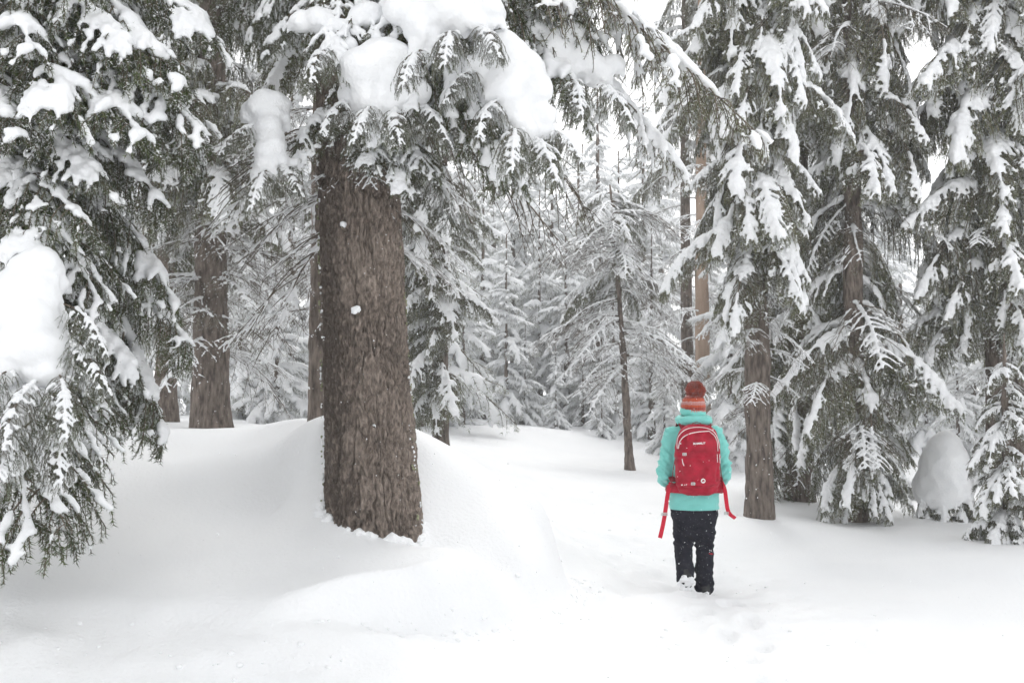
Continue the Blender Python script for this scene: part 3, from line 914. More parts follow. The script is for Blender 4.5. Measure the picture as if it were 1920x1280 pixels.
pad(left, b, [(75, 505, 6.2, 45), (60, 555, 6.15, 58), (66, 610, 6.1, 62), (68, 660, 6.05, 58), (40, 640, 6.1, 56), (90, 700, 6.0, 34), (20, 590, 6.1, 50), (10, 690, 6.0, 36)], 11)
b = left.to('near', 2.2 - L0, 75, 980, 5.9, var=1, k=1.0)
pad(left, b, [(45, 750, 5.95, 32), (30, 790, 5.9, 28), (75, 745, 5.95, 22), (105, 770, 6.0, 16)], 12)
b = left.to('near', 2.1 - L0, 165, 930, 6.1, var=2, k=0.9)
left.to('light', 1.9 - L0, 80, 1050, 6.0, var=1)
for (px, py, d, az, sc) in [(30, 690, 5.85, -110, 0.42), (70, 715, 5.8, -90, 0.42), (110, 700, 5.85, -60, 0.40), (125, 640, 5.95, -30, 0.36), (120, 570, 6.0, -25, 0.34), (60, 790, 5.75, -90, 0.42), (100, 780, 5.85, -60, 0.4)]:
    branch(left.o, 'light', P(px, py, d + 0.12) - left.base, az, sc, -18, 0, None, left.rng)
b = left.to('near', 2.3 - L0, 290, 830, 7.6, var=3, k=0.8)
pad(left, b, [(250, 725, 7.5, 26), (268, 760, 7.5, 22), (288, 800, 7.5, 18)], 14)
left.whorls(['near', 'light'], 4.6 - L0, 6.6, 0.3, 4, 1.25, 0.9)
left.whorls(['near', 'light'], 2.2 - L0, 4.6 - L0, 0.4, 2, 1.1, 1.0, az=(20, 160))

# ---- trunks behind the left bank
t3 = Tree('spruce_tree', 'dark leaning trunk half hidden behind the huge trunk', 597, 9.7, 0.10, 11, (0.004, 0.0), None, seed=8, dz=-0.05, k=48, rows=220)
t3.whorls(['bare', 'bare', 'sprig'], 1.2, 4.0, 0.4, 2, 0.7, 0.9, az=(90, 270))
t3.whorls(['curtain', 'laden'], 3.4, 6.0, 0.35, 3, 0.9, 0.7)
t4 = Tree('spruce_tree', 'thick dark trunk behind the bank with bare snowy twigs around it', 396, 14.0, 0.215, 18, (-0.004, 0), None, seed=9, k=64, rows=300)
t4.whorls(['bare', 'sprig'], 1.0, 4.0, 0.28, 3, 0.9, 1.2)
t4.whorls(['sprig', 'bare'], 1.6, 4.0, 0.35, 2, 0.8, 1.0, az=(200, 340))
t4.whorls(['curtain', 'laden'], 3.0, 7.6, 0.36, 4, 1.15, 1.1)
t5 = Tree('spruce_tree', 'thinner trunk just left of the thick dark trunk', 314, 16.0, 0.15, 16, (-0.004, 0), None, seed=10, k=40, rows=200)
t5.whorls(['sprig', 'curtain', 'laden'], 1.4, 8.2, 0.36, 3, 0.9, 1.0)
t6 = Tree('spruce_tree', 'slim trunk just right of the huge trunk, draped with snowy boughs', 828, 18.2, 0.12, 15, (-0.004, 0), None, seed=12, material=M_BARK2)
t6.whorls(['curtain', 'laden'], 0.9, 9, 0.28, 4, 0.75, 0.95, az=(90, 290))
t6.whorls(['curtain', 'laden'], 2.2, 9, 0.4, 2, 0.7, 0.8)
t7 = Tree('spruce_tree', 'thin crooked tree with bare drooping branches beyond the path', 1178, 21.5, 0.09, 5.4, (-0.062, 0), None, seed=13, bend=0.10)
t7.whorls(['bare'], 1.9, 5.2, 0.22, 3, 1.2, 1.0)
t7.whorls(['laden', 'sprig', 'bare'], 3.6, 5.4, 0.2, 3, 0.9, 0.5)
t8 = Tree('spruce_tree', 'grey brown trunk behind the walker, left of the peeled one', 1288, 26, 0.16, 17, (0.0, 0), None, seed=14)
t8.whorls(['bare'], 1.8, 7, 0.5, 2, 0.9, 0.9)
t8.whorls(['curtain', 'laden'], 7, 12, 0.6, 3, 1.1, 0.8)
t8b = Tree('spruce_tree', 'peeled orange-brown trunk right behind the red hat', 1318, 25, 0.18, 16, (0.001, 0), None, seed=15, material=M_PALEBARK)
t8b.whorls(['bare'], 2.2, 8, 0.5, 2, 0.9, 0.9)
t8b.whorls(['laden'], 8, 13, 0.7, 3, 0.9, 0.8)

# ---- right-hand spruces
t9 = Tree('spruce_tree', 'spruce with a bare straight trunk just right of the walker', 1424, 12.2, 0.145, 16, (-0.004, 0), None, seed=16, k=64, rows=320, flare=0.12)
t9.whorls(['bare'], 1.2, 3.0, 0.2, 2, 0.4, 0.5)
t9.whorls(['curtain', 'curtain', 'laden'], 2.9, 7.2, 0.30, 4, 0.8, 0.9, pitch=(-38, 8))
t9.whorls(['curtain', 'laden'], 3.1, 7.5, 0.3, 2, 0.75, 0.8, pitch=(-30, -5), az=(215, 325))
t10 = Tree('spruce_tree', 'dense shaggy spruce behind the bare straight trunk', 1500, 15.0, 0.17, 17, (0, 0), None, seed=17)
t10.whorls(['curtain', 'curtain', 'laden', 'bare', 'sprig'], 0.9, 8.2, 0.33, 4, 1.05, 1.1, pitch=(-36, 8))
t10b = Tree('spruce_tree', 'shaggy spruce whose lowest fringes touch the snow right of the path', 1600, 13.2, 0.13, 15, (0.0, 0), None, seed=18)
t10b.whorls(['curtain', 'curtain', 'laden', 'sprig'], 1.0, 7.4, 0.36, 4, 0.9, 1.05, pitch=(-38, 8))
t10b.whorls(['curtain', 'laden'], 0.5, 0.9, 0.12, 4, 0.5, 0.55, pitch=(-20, 0), az=(180, 360))
t11 = Tree('spruce_tree', 'dark twin trunk near the right edge above a snowy young spruce', 1866, 13.2, 0.14, 16, (0.0, 0), None, seed=19, k=48, rows=240)
t11.whorls(['bare'], 1.6, 3.4, 0.3, 2, 0.5, 0.6)
t11.whorls(['curtain', 'curtain', 'laden'], 2.6, 7.4, 0.34, 4, 1.0, 1.05, pitch=(-36, 10))
t11.whorls(['curtain', 'laden'], 3.2, 7.5, 0.4, 2, 0.8, 0.8, pitch=(-25, 0), az=(200, 320))
t11b = Tree('spruce_tree', 'thin trunk standing hard against the twin trunk, nearest the right edge', 1902, 13.6, 0.10, 15, (0.002, 0), None, seed=20, k=48, rows=240)
t11b.whorls(['curtain', 'bare', 'laden'], 2.4, 7.4, 0.4, 3, 0.8, 0.9)


# ---- young trees near the right edge
yt = Tree('young_spruce', 'young spruce buried in snow pads beside the right edge', 1885, 11.6, 0.05, 2.1, (0, 0), None, seed=30, k=14, rows=40)
yt.whorls(['laden', 'curl'], 0.15, 1.75, 0.16, 5, 0.50, 0.26, pitch=(-15, 10), wts=[3, 1.2])
yt2 = Tree('young_spruce', 'low snowy spruce between the shaggy spruce and the white dome', 1662, 16.4, 0.05, 1.7, (0, 0), None, seed=31, k=14, rows=40)
yt2.whorls(['laden', 'curl'], 0.1, 1.4, 0.16, 5, 0.50, 0.22, pitch=(-15, 10))


def dome_sapling():
    t = Tree('spruce_sapling', 'little sapling under a tall rounded dome of snow', 1766, 13.4, 0.035, 0.8, (0, 0), None, seed=33, k=12, rows=20)
    rg = np.random.default_rng(4)
    z_ = np.linspace(0, 1, 44)
    k_ = 72
    a = np.arange(k_) / k_ * 2 * math.pi
    V_ = []
    for u in z_:
        r_ = 0.345 * (1 - u ** 2.6) ** 0.62 * (0.86 + 0.14 * min(1, u / 0.12))
        V_.append(np.stack([np.cos(a) * r_ + 0.03 * u, np.sin(a) * r_, np.full(k_, 0.16 + 0.86 * u)], 1))
    V_ = np.vstack(V_ + [np.array([[0, 0, 0.27]])])
    n_ = 44 * k_
    low = np.clip(1 - (V_[:, 2] - 0.24) / 0.2, 0, 1)
    V_[:, :2] *= (1 + 0.2 * fbm(V_ * 3.0, 4, 3) + 0.04 * fbm(V_ * 12, 5, 2))[:, None]
    V_[:, 2] += 0.10 * low * fbm(V_ * np.array([7, 7, 0.1]), 6, 2)
    i_ = np.arange(n_).reshape(44, k_)
    q_ = np.stack([i_[:-1], np.roll(i_[:-1], -1, 1), np.roll(i_[1:], -1, 1), i_[1:]], -1).reshape(-1, 4)
    f_ = np.stack([np.roll(i_[0], -1), i_[0], np.full(k_, n_)], 1)
    obj('snow', mesh_arr('dome_snow', V_, f_, q_, [M_SNOW]), t.o)
    for i in range(16):
        t.at('laden', 0.30 + 0.1 * (i % 3), i * 24 + rg.uniform(-8, 8), rg.uniform(0.34, 0.46), -14)
    return t


dome_sapling()

# ------------------------------------------------------------------ the wood behind: whole trees with fused crowns
def mesh_arrays(me):
    v = np.empty(len(me.vertices) * 3, np.float32)
    me.vertices.foreach_get('co', v)
    me.calc_loop_triangles()
    t = np.empty(len(me.loop_triangles) * 3, np.int32)
    me.loop_triangles.foreach_get('vertices', t)
    mi = np.empty(len(me.loop_triangles), np.int32)
    me.loop_triangles.foreach_get('material_index', mi)
    return v.reshape(-1, 3).astype(float), t.reshape(-1, 3), mi


def rot(az, pitch, roll):
    from mathutils import Euler
    return np.array(Euler((rad(roll), -rad(pitch), rad(az))).to_matrix())


lib('far', (41, 42, 43), L=1.5, a0=6, droop=58, tip=15, hang=0.7, n2=16, l2=0.42, q3=4, l3=0.4, hang3=0.8, dens=62, nl=0.055, nw=0.014, lod=True, snow=2.4, cover=-0.3, vox=0.036,
    frost=0.55, needle_mat=M_NEEDLE_F, rw=0.016, k3=3)
lib('farbare', (44, 45), L=1.5, a0=0, droop=50, tip=15, hang=0.45, n2=14, l2=0.55, q3=4, l3=0.5, hang3=0.4, dens=0, snow=2.0, cover=-0.3, vox=0.036, bare=True, rw=0.012, k3=3, lod=True)
FAR_ARR = {k: [{p: (mesh_arrays(b[p]) if b[p] else None) for p in ('wood', 'fol', 'snow')} for b in LIB[k]] for k in ('far', 'farbare')}


def far_tree(seed, H, z0, Rb, bare_to=0.0, r0=0.13, n=3, step=0.27):
    rg = random.Random(seed)
    acc = {'crown': ([], [], [], 0), 'snow': ([], [], [], 0)}
    z = z0
    while z < H - 0.15:
        t = (z - z0) / (H - z0)
        for _ in range(n if t < 0.85 else 3):
            kind = 'farbare' if z < bare_to else 'far'
            b = rg.choice(FAR_ARR[kind])
            sc = max(0.12, Rb * (1 - t) ** 0.6 / 1.15 * rg.uniform(0.45, 1.45)) / 1.3
            R_ = rot(rg.uniform(0, 360), rg.uniform(-28, 16) + 20 * t, rg.uniform(-10, 10)) * sc
            o_ = np.array([0, 0, z + rg.uniform(-0.1, 0.1)])
            for p, key, mo in (('wood', 'crown', 2), ('fol', 'crown', 0), ('snow', 'snow', 0)):
                if b[p] is None:
                    continue
                v, f, mi = b[p]
                A, B_, D, nn = acc[key]
                A.append(v @ R_.T + o_)
                B_.append(f + nn)
                D.append(mi + mo)
                acc[key] = (A, B_, D, nn + len(v))
        z += step * (1.0 - 0.35 * t)
    A, B_, D, _ = acc['crown']
    crown = mesh_arr('crown', np.vstack(A), np.vstack(B_), None, [M_NEEDLE_F, M_FROST, M_WOOD], np.concatenate(D), smooth=False)
    A, B_, D, _ = acc['snow']
    sn = mesh_arr('snow', np.vstack(A), np.vstack(B_), None, [M_SNOW])
    tr = trunk_mesh('trunk', r0, H, (0, 0), 0.2, 14, 40, seed, M_BARK2)
    return dict(H=H, parts=(('trunk', tr), ('crown', crown), ('snow', sn)))


FT = [far_tree(1, 8, 0.3, 1.5), far_tree(2, 9, 0.6, 1.7), far_tree(3, 6, 0.15, 1.35, n=4, r0=0.09), far_tree(4, 13, 2.5, 1.7, 3.6, r0=0.16), far_tree(5, 14, 3.2, 1.6, 4.5, r0=0.18, step=0.3)]
rg = random.Random(77)


def place_far(px, d, H, var, label, group, dx=0.0):
    x = (px - 960) / F * d
    b = FT[var]
    s = H / b['H']
    t = thing('spruce_tree', label, 'tree', (x, d, gz(x, d) - 0.05), rg.uniform(0, 6.28), group)
    for nme, me in b['parts']:
        o = obj(nme, me, t, None, None, (s * rg.uniform(0.9, 1.1),) * 2 + (s,))
    return t


KN, LB, RB = 0, 1, 2
FB = ('faint tall spruce in the farthest rows of the wood', 'farthest spruces fading into the snowfall')
PLACES = (('snowy young spruces beyond the knoll', 'beyond the low knoll'), ('snowy spruces behind the left bank', 'behind the left bank'),
          ('snowy spruces behind the right-hand trees', 'behind the right-hand trees'))
ORD = 'first second third fourth fifth sixth seventh eighth ninth tenth eleventh twelfth thirteenth fourteenth fifteenth sixteenth'.split()
WOOD = [
    (868, 27, 5.0, 2, KN), (962, 35, 13, 3, KN), (890, 33, 9, 1, KN), (1035, 37, 12, 4, KN), (1085, 39, 11, 1, KN), (1160, 35, 10, 0, KN), (1240, 38, 12, 1, KN), (925, 39, 13, 4, KN), (1122, 34, 13, 4, KN), (1208, 36, 13, 3, KN), (985, 30, 3.2, 2, KN), (1042, 29, 2.6, 2, KN), (1092, 31, 3.6, 2, KN), (1128, 28, 2.4, 2, KN), (1245, 26, 3.0, 2, KN), (905, 31, 8.5, 0, KN), (950, 30, 6.0, 2, KN), (1012, 33, 8, 1, KN), (1062, 32, 7, 0, KN), (1108, 35, 9, 3, KN), (1150, 31, 6, 2, KN), (1222, 29, 6.5, 0, KN),
    (985, 38, 10, 3, KN), (860, 36, 13, 4, KN), (1180, 39, 9, 1, KN),
    (785, 25, 11, 1, LB), (655, 27, 12, 4, LB), (545, 23, 9, 0, LB), (480, 27, 13, 3, LB), (450, 20, 5.5, 2, LB), (262, 22, 11, 1, LB), (205, 27, 13, 3, LB),
    (120, 22, 10, 0, LB), (40, 25, 12, 1, LB), (420, 32, 14, 4, LB), (520, 18, 4, 2, LB), (-60, 22, 12, 3, LB),
    (1368, 22, 7.5, 0, RB), (1395, 31, 13, 4, RB), (1465, 25, 12, 1, RB), (1555, 22, 10, 0, RB), (1640, 25, 9.5, 1, RB), (1690, 29, 8, 0, RB), (1735, 23, 5.0, 2, RB), 
    (1825, 25, 6.5, 0, RB), (1885, 29, 12, 3, RB), (1960, 24, 11, 1, RB), (1795, 19, 4.0, 2, RB), (1845, 38, 12, 4, RB), (1920, 19, 8, 0, RB), (2050, 22, 12, 3, RB),
]
count = {}
for (px, d, H, v, lb) in sorted(WOOD):
    H *= (0.84, 0.82, 0.74)[lb]
    size = 'low' if H < 5 else ('middling' if H < 8.5 else 'tall')
    n_ = count[(lb, size)] = count.get((lb, size), 0) + 1
    place_far(px, d, H, v, '%s snow-plastered spruce %s, %s of its height from the left' % (size, PLACES[lb][1], ORD[n_ - 1]), PLACES[lb][0])
for row in range(2):
    for i in range(11):
        px = -20 + i * 185 + rg.uniform(-60, 60) + row * 90
        d = 45 + row * 13 + rg.uniform(-4, 4)
        H = rg.uniform(8, 12) if px > 820 else rg.uniform(9, 14)
        place_far(px, d, H, rg.choice([0, 1, 3, 4, 3]), *FB)

# ------------------------------------------------------------------ the walker, seen from behind
M_TEAL = mat('teal_shell', (0.16, 0.54, 0.485), (0.20, 0.60, 0.55), 7, 0.55, 0.25, 45, 0.004, sheen=0.2)
M_PANTS = mat('dark_softshell', (0.009, 0.010, 0.016), (0.020, 0.020, 0.029), 18, 0.8, 0.3, 60, 0.004, spec=0.12)
_t = M_PANTS.node_tree
_n = _t.nodes.new('ShaderNodeTexNoise')
_n.inputs['Scale'].default_value = 150
_n.inputs['Detail'].default_value = 2
_m = _t.nodes.new('ShaderNodeMapping')
_m.inputs['Scale'].default_value = (1, 1, 0.28)
_m.inputs['Rotation'].default_value = (0, 0.3, 0)
_t.links.new(_t.nodes['Texture Coordinate'].outputs['Object'], _m.inputs['Vector'])
_t.links.new(_m.outputs[0], _n.inputs['Vector'])
_r = _t.nodes.new('ShaderNodeMapRange')
_r.inputs['From Min'].default_value, _r.inputs['From Max'].default_value = 0.68, 0.80
_t.links.new(_n.outputs['Fac'], _r.inputs['Value'])
_x = _t.nodes.new('ShaderNodeMix')
_x.data_type = 'RGBA'
_x.inputs['B'].default_value = (0.55, 0.56, 0.58, 1)
_t.links.new(_r.outputs[0], _x.inputs['Factor'])
_src = _t.nodes['Principled BSDF'].inputs['Base Color'].links[0].from_socket
_t.links.new(_src, _x.inputs['A'])
_t.links.new(_x.outputs['Result'], _t.nodes['Principled BSDF'].inputs['Base Color'])
M_SKIN = mat('skin', (0.55, 0.33, 0.25), (0.62, 0.38, 0.29), 12, 0.5)
M_EYE = mat('eye', (0.75, 0.75, 0.75), None, rough=0.2)
M_RED = mat('red_nylon', (0.27, 0.004, 0.018), (0.42, 0.010, 0.035), 16, 0.55, 0.3, 70, 0.003, spec=0.2)
M_DRED = mat('dark_red_webbing', (0.20, 0.004, 0.014), (0.27, 0.008, 0.022), 60, 0.7, 0.3, 300, 0.001)
M_WEB = mat('bright_red_webbing', (0.50, 0.006, 0.028), (0.56, 0.012, 0.04), 60, 0.6, 0.3, 300, 0.001)
M_WHITE = mat('reflective_piping', (0.72, 0.60, 0.62), (0.8, 0.7, 0.71), 40, 0.4)
M_PRINT = mat('white_print', (0.82, 0.82, 0.82), None, rough=0.6)
M_BUCKLE = mat('grey_buckle', (0.42, 0.44, 0.44), (0.55, 0.56, 0.55), 80, 0.35, spec=0.5)
M_BOOT = mat('boot_leather', (0.02, 0.02, 0.022), (0.04, 0.04, 0.04), 20, 0.7, 0.4, 60, 0.004)
M_REDMARK = mat('red_embroidery', (0.5, 0.02, 0.04), None, rough=0.7)
M_RUST = mat('rust_yarn', (0.27, 0.036, 0.018), (0.46, 0.072, 0.034), 30, 0.95, sheen=0.4)


def knit_mat():
    m = mat('knitted_stripes', (0.4, 0.06, 0.03), (0.5, 0.1, 0.05), 60, 0.95, 0.8, 90, 0.01, sheen=0.4)
    t = m.node_tree
    b = t.nodes['Principled BSDF']
    tc = t.nodes['Texture Coordinate']
    sp = t.nodes.new('ShaderNodeSeparateXYZ')
    t.links.new(tc.outputs['Object'], sp.inputs[0])
    n = t.nodes.new('ShaderNodeTexNoise')
    n.inputs['Scale'].default_value = 70
    t.links.new(tc.outputs['Object'], n.inputs['Vector'])
    ad = t.nodes.new('ShaderNodeMath')
    ad.operation = 'MULTIPLY_ADD'
    ad.inputs[1].default_value = 0.022
    t.links.new(n.outputs['Fac'], ad.inputs[0])
    t.links.new(sp.outputs['Z'], ad.inputs[2])
    mr = t.nodes.new('ShaderNodeMapRange')
    mr.inputs['From Min'].default_value = 1.535
    mr.inputs['From Max'].default_value = 1.72
    t.links.new(ad.outputs[0], mr.inputs['Value'])
    r = t.nodes.new('ShaderNodeValToRGB')
    r.color_ramp.interpolation = 'CONSTANT'
    rust, pink, dark = (0.50, 0.085, 0.036, 1), (0.50, 0.22, 0.20, 1), (0.30, 0.045, 0.03, 1)
    el = r.color_ramp.elements
    el[0].position, el[0].color = 0.0, pink
    el[1].position, el[1].color = 0.17, dark
    for p_, c_ in ((0.30, rust), (0.40, pink), (0.50, (0.55, 0.32, 0.30, 1)), (0.56, rust), (0.70, dark), (0.76, pink), (0.86, rust)):
        x = el.new(p_)
        x.color = c_
    t.links.new(mr.outputs[0], r.inputs['Fac'])
    t.links.new(r.outputs['Color'], b.inputs['Base Color'])
    return m


M_KNIT = knit_mat()


def loft(rings, k=36, e=2.0):
    """rings (z, cx, cy, rx, ry) -> closed surface"""
    a = np.arange(k) / k * 2 * math.pi
    ca, sa = np.cos(a), np.sin(a)
    cx_ = np.sign(ca) * np.abs(ca) ** (2 / e)
    sx_ = np.sign(sa) * np.abs(sa) ** (2 / e)
    v = []
    for (z, cx, cy_, rx, ry) in rings:
        v.append(np.stack([cx + rx * cx_, cy_ + ry * sx_, np.full(k, z)], 1))
    n = len(rings)
    v = np.vstack(v + [np.array([[rings[0][1], rings[0][2], rings[0][0]], [rings[-1][1], rings[-1][2], rings[-1][0]]])])
    i = np.arange(n * k).reshape(n, k)
    q = np.stack([i[:-1], np.roll(i[:-1], -1, 1), np.roll(i[1:], -1, 1), i[1:]], -1).reshape(-1, 4)
    tr = np.concatenate([np.stack([np.roll(i[0], -1), i[0], np.full(k, n * k)], 1), np.stack([i[-1], np.roll(i[-1], -1), np.full(k, n * k + 1)], 1)])
    return v, tr, q


def smooth_rings(rings, m=40):
    r = np.array(rings, float)
    t = np.linspace(0, 1, len(r))
    tt = np.linspace(0, 1, m)
    # Catmull-Rom style smoothing by dense interpolation and averaging
    o = np.stack([np.interp(tt, t, r[:, i]) for i in range(5)], 1)
    for _ in range(3):
        o[1:-1] = (o[:-2] + 2 * o[1:-1] + o[2:]) / 4
    return [tuple(x) for x in o]


def chain(pts, radii, st=0.25, zs=1.0):
    """dense row of spheres along a bent limb"""
    c, r = [], []
    for (a, b, ra, rb) in zip(pts[:-1], pts[1:], radii[:-1], radii[1:]):
        a, b = np.array(a, float), np.array(b, float)
        m = max(2, int(np.linalg.norm(b - a) / (min(ra, rb) * st)) + 1)
        for t in np.linspace(0, 1, m):
            c.append(a * (1 - t) + b * t)
            r.append(ra * (1 - t) + rb * t)
    return blobs(np.array(c), np.array(r), ICO2, zs)


def join(parts):
    V, T, Q, n = [], [], [], 0
    for p_ in parts:
        v, t = p_[0], p_[1]
        q = p_[2] if len(p_) > 2 else None
        V.append(v)
        T.append(np.asarray(t) + n)
        if q is not None:
            Q.append(q + n)
        n += len(v)
    return np.vstack(V), np.vstack(T), (np.vstack(Q) if Q else None)


WX, WY = (1300 - 960) / F * 9.5, 9.5
WZ = gz(WX, WY) + 0.0
person = thing('person', 'person in teal jacket, dark trousers and red bobble hat walking away on the path', 'person', (WX, WY, WZ), rad(-2))

# body: one continuous skin, mostly under the clothes
def hand(sx):
    w_ = np.array([sx * 0.165, 0.25, 0.93])
    fwd = nrm(np.array([-sx * 0.75, 0.62, -0.10]))
    up_ = np.array([0, 0, 1.0])
    ps = [chain([w_ - fwd * 0.03, w_ + fwd * 0.02, w_ + fwd * 0.055], [0.026, 0.031, 0.030])]
    for k_, (dz, ln) in enumerate(((0.030, 0.026), (0.010, 0.030), (-0.010, 0.028), (-0.029, 0.022))):
        b0 = w_ + fwd * 0.075 + up_ * dz
        inn = nrm(np.array([0, -1, 0]) - fwd * 0.1)
        b1 = b0 + fwd * ln + inn * 0.006
        b2 = b1 + inn * ln * 0.8
        b3 = b2 - fwd * ln * 0.6 + inn * 0.004
        ps.append(chain([b0 - fwd * 0.03, b0, b1, b2, b3], [0.010, 0.0095, 0.009, 0.0085, 0.0075], 0.4))
    tb = w_ + fwd * 0.015 + up_ * 0.028
    ps.append(chain([tb, tb + fwd * 0.03 + up_ * 0.018, tb + fwd * 0.06 + up_ * 0.016 - np.array([0, 0.02, 0])], [0.013, 0.011, 0.009], 0.4))
    return ps


LEG_L = ([(-0.085, 0, 0.83), (-0.088, 0.05, 0.46), (-0.085, -0.08, 0.20)], [0.085, 0.058, 0.042])
LEG_R = ([(0.085, 0, 0.83), (0.084, 0.03, 0.46), (0.082, 0.02, 0.09)], [0.085, 0.058, 0.042])
ARM = [(0.17, 0.0, 1.345), (0.242, -0.015, 1.06), (0.185, 0.215, 0.945)]


def mir(pts):
    return [(-a, b, c) for a, b, c in pts]


bp_ = [loft(smooth_rings([(0.72, 0, 0, 0.14, 0.10), (0.86, 0, 0, 0.155, 0.11), (1.0, 0, 0, 0.13, 0.095), (1.2, 0, 0, 0.145, 0.10), (1.34, 0, 0, 0.16, 0.085), (1.40, 0, 0, 0.08, 0.06)])),
       chain([(0, 0.0, 1.36), (0, 0.01, 1.47)], [0.058, 0.054]),
       blobs(np.array([[0, 0.005, 1.565]]), np.array([[0.077, 0.095, 0.105]]), ICO3),
       blobs(np.array([[0, 0.035, 1.50]]), np.array([[0.058, 0.062, 0.062]]), ICO3),
       blobs(np.array([[0, 0.103, 1.535]]), np.array([[0.012, 0.02, 0.022]]), ICO2),
       blobs(np.array([[0, 0.096, 1.553]]), np.array([[0.009, 0.012, 0.03]]), ICO2),
       blobs(np.array([[0, 0.090, 1.497]]), np.array([[0.025, 0.012, 0.008]]), ICO2),
       blobs(np.array([[0, 0.088, 1.487]]), np.array([[0.021, 0.012, 0.008]]), ICO2),
       blobs(np.array([[0.078, 0.0, 1.55], [-0.078, 0.0, 1.55]]), np.array([[0.012, 0.02, 0.032]] * 2), ICO2),
       blobs(np.array([[0.032, 0.083, 1.582], [-0.032, 0.083, 1.582]]), np.array([[0.024, 0.014, 0.008]] * 2), ICO2),
       chain(*LEG_L), chain(*LEG_R),
       chain(ARM, [0.055, 0.043, 0.032]), chain(mir(ARM), [0.055, 0.043, 0.032]),
       chain([(0.082, 0.0, 0.06), (0.083, 0.13, 0.05)], [0.04, 0.034]), chain([(-0.085, -0.10, 0.17), (-0.085, -0.02, 0.06)], [0.04, 0.034])] + hand(1) + hand(-1)
v, t_, q_ = join(bp_)
obj('body', remesh('body', v, t_, 0.0075, 2, M_SKIN, quads=q_), person)
for sx in (-1, 1):
    v, f = blobs(np.array([[sx * 0.031, 0.088, 1.562]]), np.array([[0.012, 0.010, 0.009]]), ICO2)
    obj('eye', mesh_arr('eye', v, f, None, [M_EYE]), person)


# jacket
def jacket_disp(co, nn):
    x, y, z = co.T
    arm = np.clip((np.abs(x) - 0.19) / 0.03, 0, 1)
    f1 = fbm(np.stack([x * 7, y * 7, z * 16 + np.abs(x) * 8], 1), 5, 3) * 0.015
    f2 = fbm(np.stack([x * 10, y * 10, z * 30 - np.abs(x) * 26], 1), 8, 2) * 0.017 * arm
    f3 = 0.006 * np.exp(-((z - 0.90) / 0.05) ** 2) * fbm(np.stack([x * 22, y * 22, z * 40], 1), 12, 2)
    hem = np.clip((z - 0.735) / 0.05, 0.15, 1)
    return co + nn * ((f1 + f2 + f3) * hem)[:, None]


tors = loft(smooth_rings([(0.735, 0, 0, 0.206, 0.150), (0.78, 0, 0, 0.210, 0.152), (0.86, 0, 0, 0.208, 0.15), (0.96, 0, 0, 0.190, 0.138), (1.1, 0, 0, 0.194, 0.137), (1.25, 0, 0, 0.206, 0.135),
                          (1.33, 0, 0, 0.208, 0.125), (1.385, 0, 0, 0.185, 0.108), (1.425, 0, 0, 0.125, 0.09), (1.45, 0, 0, 0.09, 0.075)], 60), 48, 2.3)
th = np.linspace(0, 2 * math.pi, 40, endpoint=False)
SLEEVE = [(0.172, 0.0, 1.345), (0.212, -0.012, 1.21), (0.246, -0.02, 1.04), (0.226, 0.08, 0.965), (0.185, 0.20, 0.945)]
SR = [0.082, 0.079, 0.068, 0.062, 0.05]
jk = [tors, chain(SLEEVE, SR), chain(mir(SLEEVE), SR)]
v, t_, q_ = join(jk)
obj('jacket', remesh('jacket', v, t_, 0.0085, 4, M_TEAL, jacket_disp, q_), person)
# hood lying bunched behind the neck, and the collar standing up inside it
hb = np.stack([0.098 * np.cos(th), 0.088 * np.sin(th) - 0.005, 1.472 - 0.014 * np.sin(th) * -1 + 0.006 * np.sin(3 * th)], 1)
hr = np.stack([np.full(40, 0.062), np.full(40, 0.058), 0.040 - 0.006 * np.sin(th)], 1)
v1 = blobs(hb, hr, ICO2)
v2 = blobs(np.array([[0.0, -0.10, 1.475], [0.05, -0.095, 1.470], [-0.05, -0.095, 1.468]]), np.array([[0.085, 0.052, 0.045]] * 3), ICO2)
v, t_, q_ = join([v1, v2])
hood = remesh('hood', v, t_, 0.0075, 4, M_TEAL, lump(0.006, 13, 4, 3))
obj('hood', hood, person)
hb = np.stack([0.076 * np.cos(th) - 0.006, 0.082 * np.sin(th) - 0.005, 1.535 + 0.010 * np.cos(th) * -1.2], 1)
v, t_ = blobs(hb, np.stack([np.full(40, 0.036), np.full(40, 0.033), np.full(40, 0.038)], 1), ICO2)
obj('collar', remesh('collar', v, t_, 0.0075, 3, M_TEAL, lump(0.004, 16, 6, 3)), person)

# trousers
def pants_disp(co, nn):
    x, y, z = co.T
    f1 = fbm(np.stack([x * 9, y * 9, z * 13], 1), 21, 3) * 0.014
    f2 = fbm(np.stack([x * 8, y * 8, z * 32 + x * 20], 1), 22, 2) * 0.016 * (np.exp(-((z - 0.46) / 0.09) ** 2) + 0.8 * np.exp(-((z - 0.14) / 0.07) ** 2) + 0.25)
    return co + nn * (f1 + f2)[:, None]


pv = [loft(smooth_rings([(0.46, 0, 0.01, 0.02, 0.02), (0.50, 0, 0.01, 0.09, 0.05), (0.56, 0, 0.005, 0.155, 0.095), (0.62, 0, 0.0, 0.182, 0.118), (0.70, 0, -0.005, 0.196, 0.138), (0.80, 0, -0.005, 0.19, 0.13), (0.86, 0, 0, 0.16, 0.11)], 30), 40, 2.4),
      chain([(-0.098, 0.0, 0.72), (-0.092, 0.035, 0.47), (-0.088, -0.035, 0.28), (-0.086, -0.085, 0.185)], [0.098, 0.081, 0.079, 0.073]),
      chain([(0.095, 0.0, 0.72), (0.087, 0.03, 0.47), (0.083, 0.01, 0.25), (0.080, 0.015, 0.085)], [0.098, 0.083, 0.077, 0.078])]
v, t_, q_ = join(pv)
trous = remesh('trousers', v, t_, 0.0085, 3, M_PANTS, pants_disp, q_)
obj('trousers', trous, person)

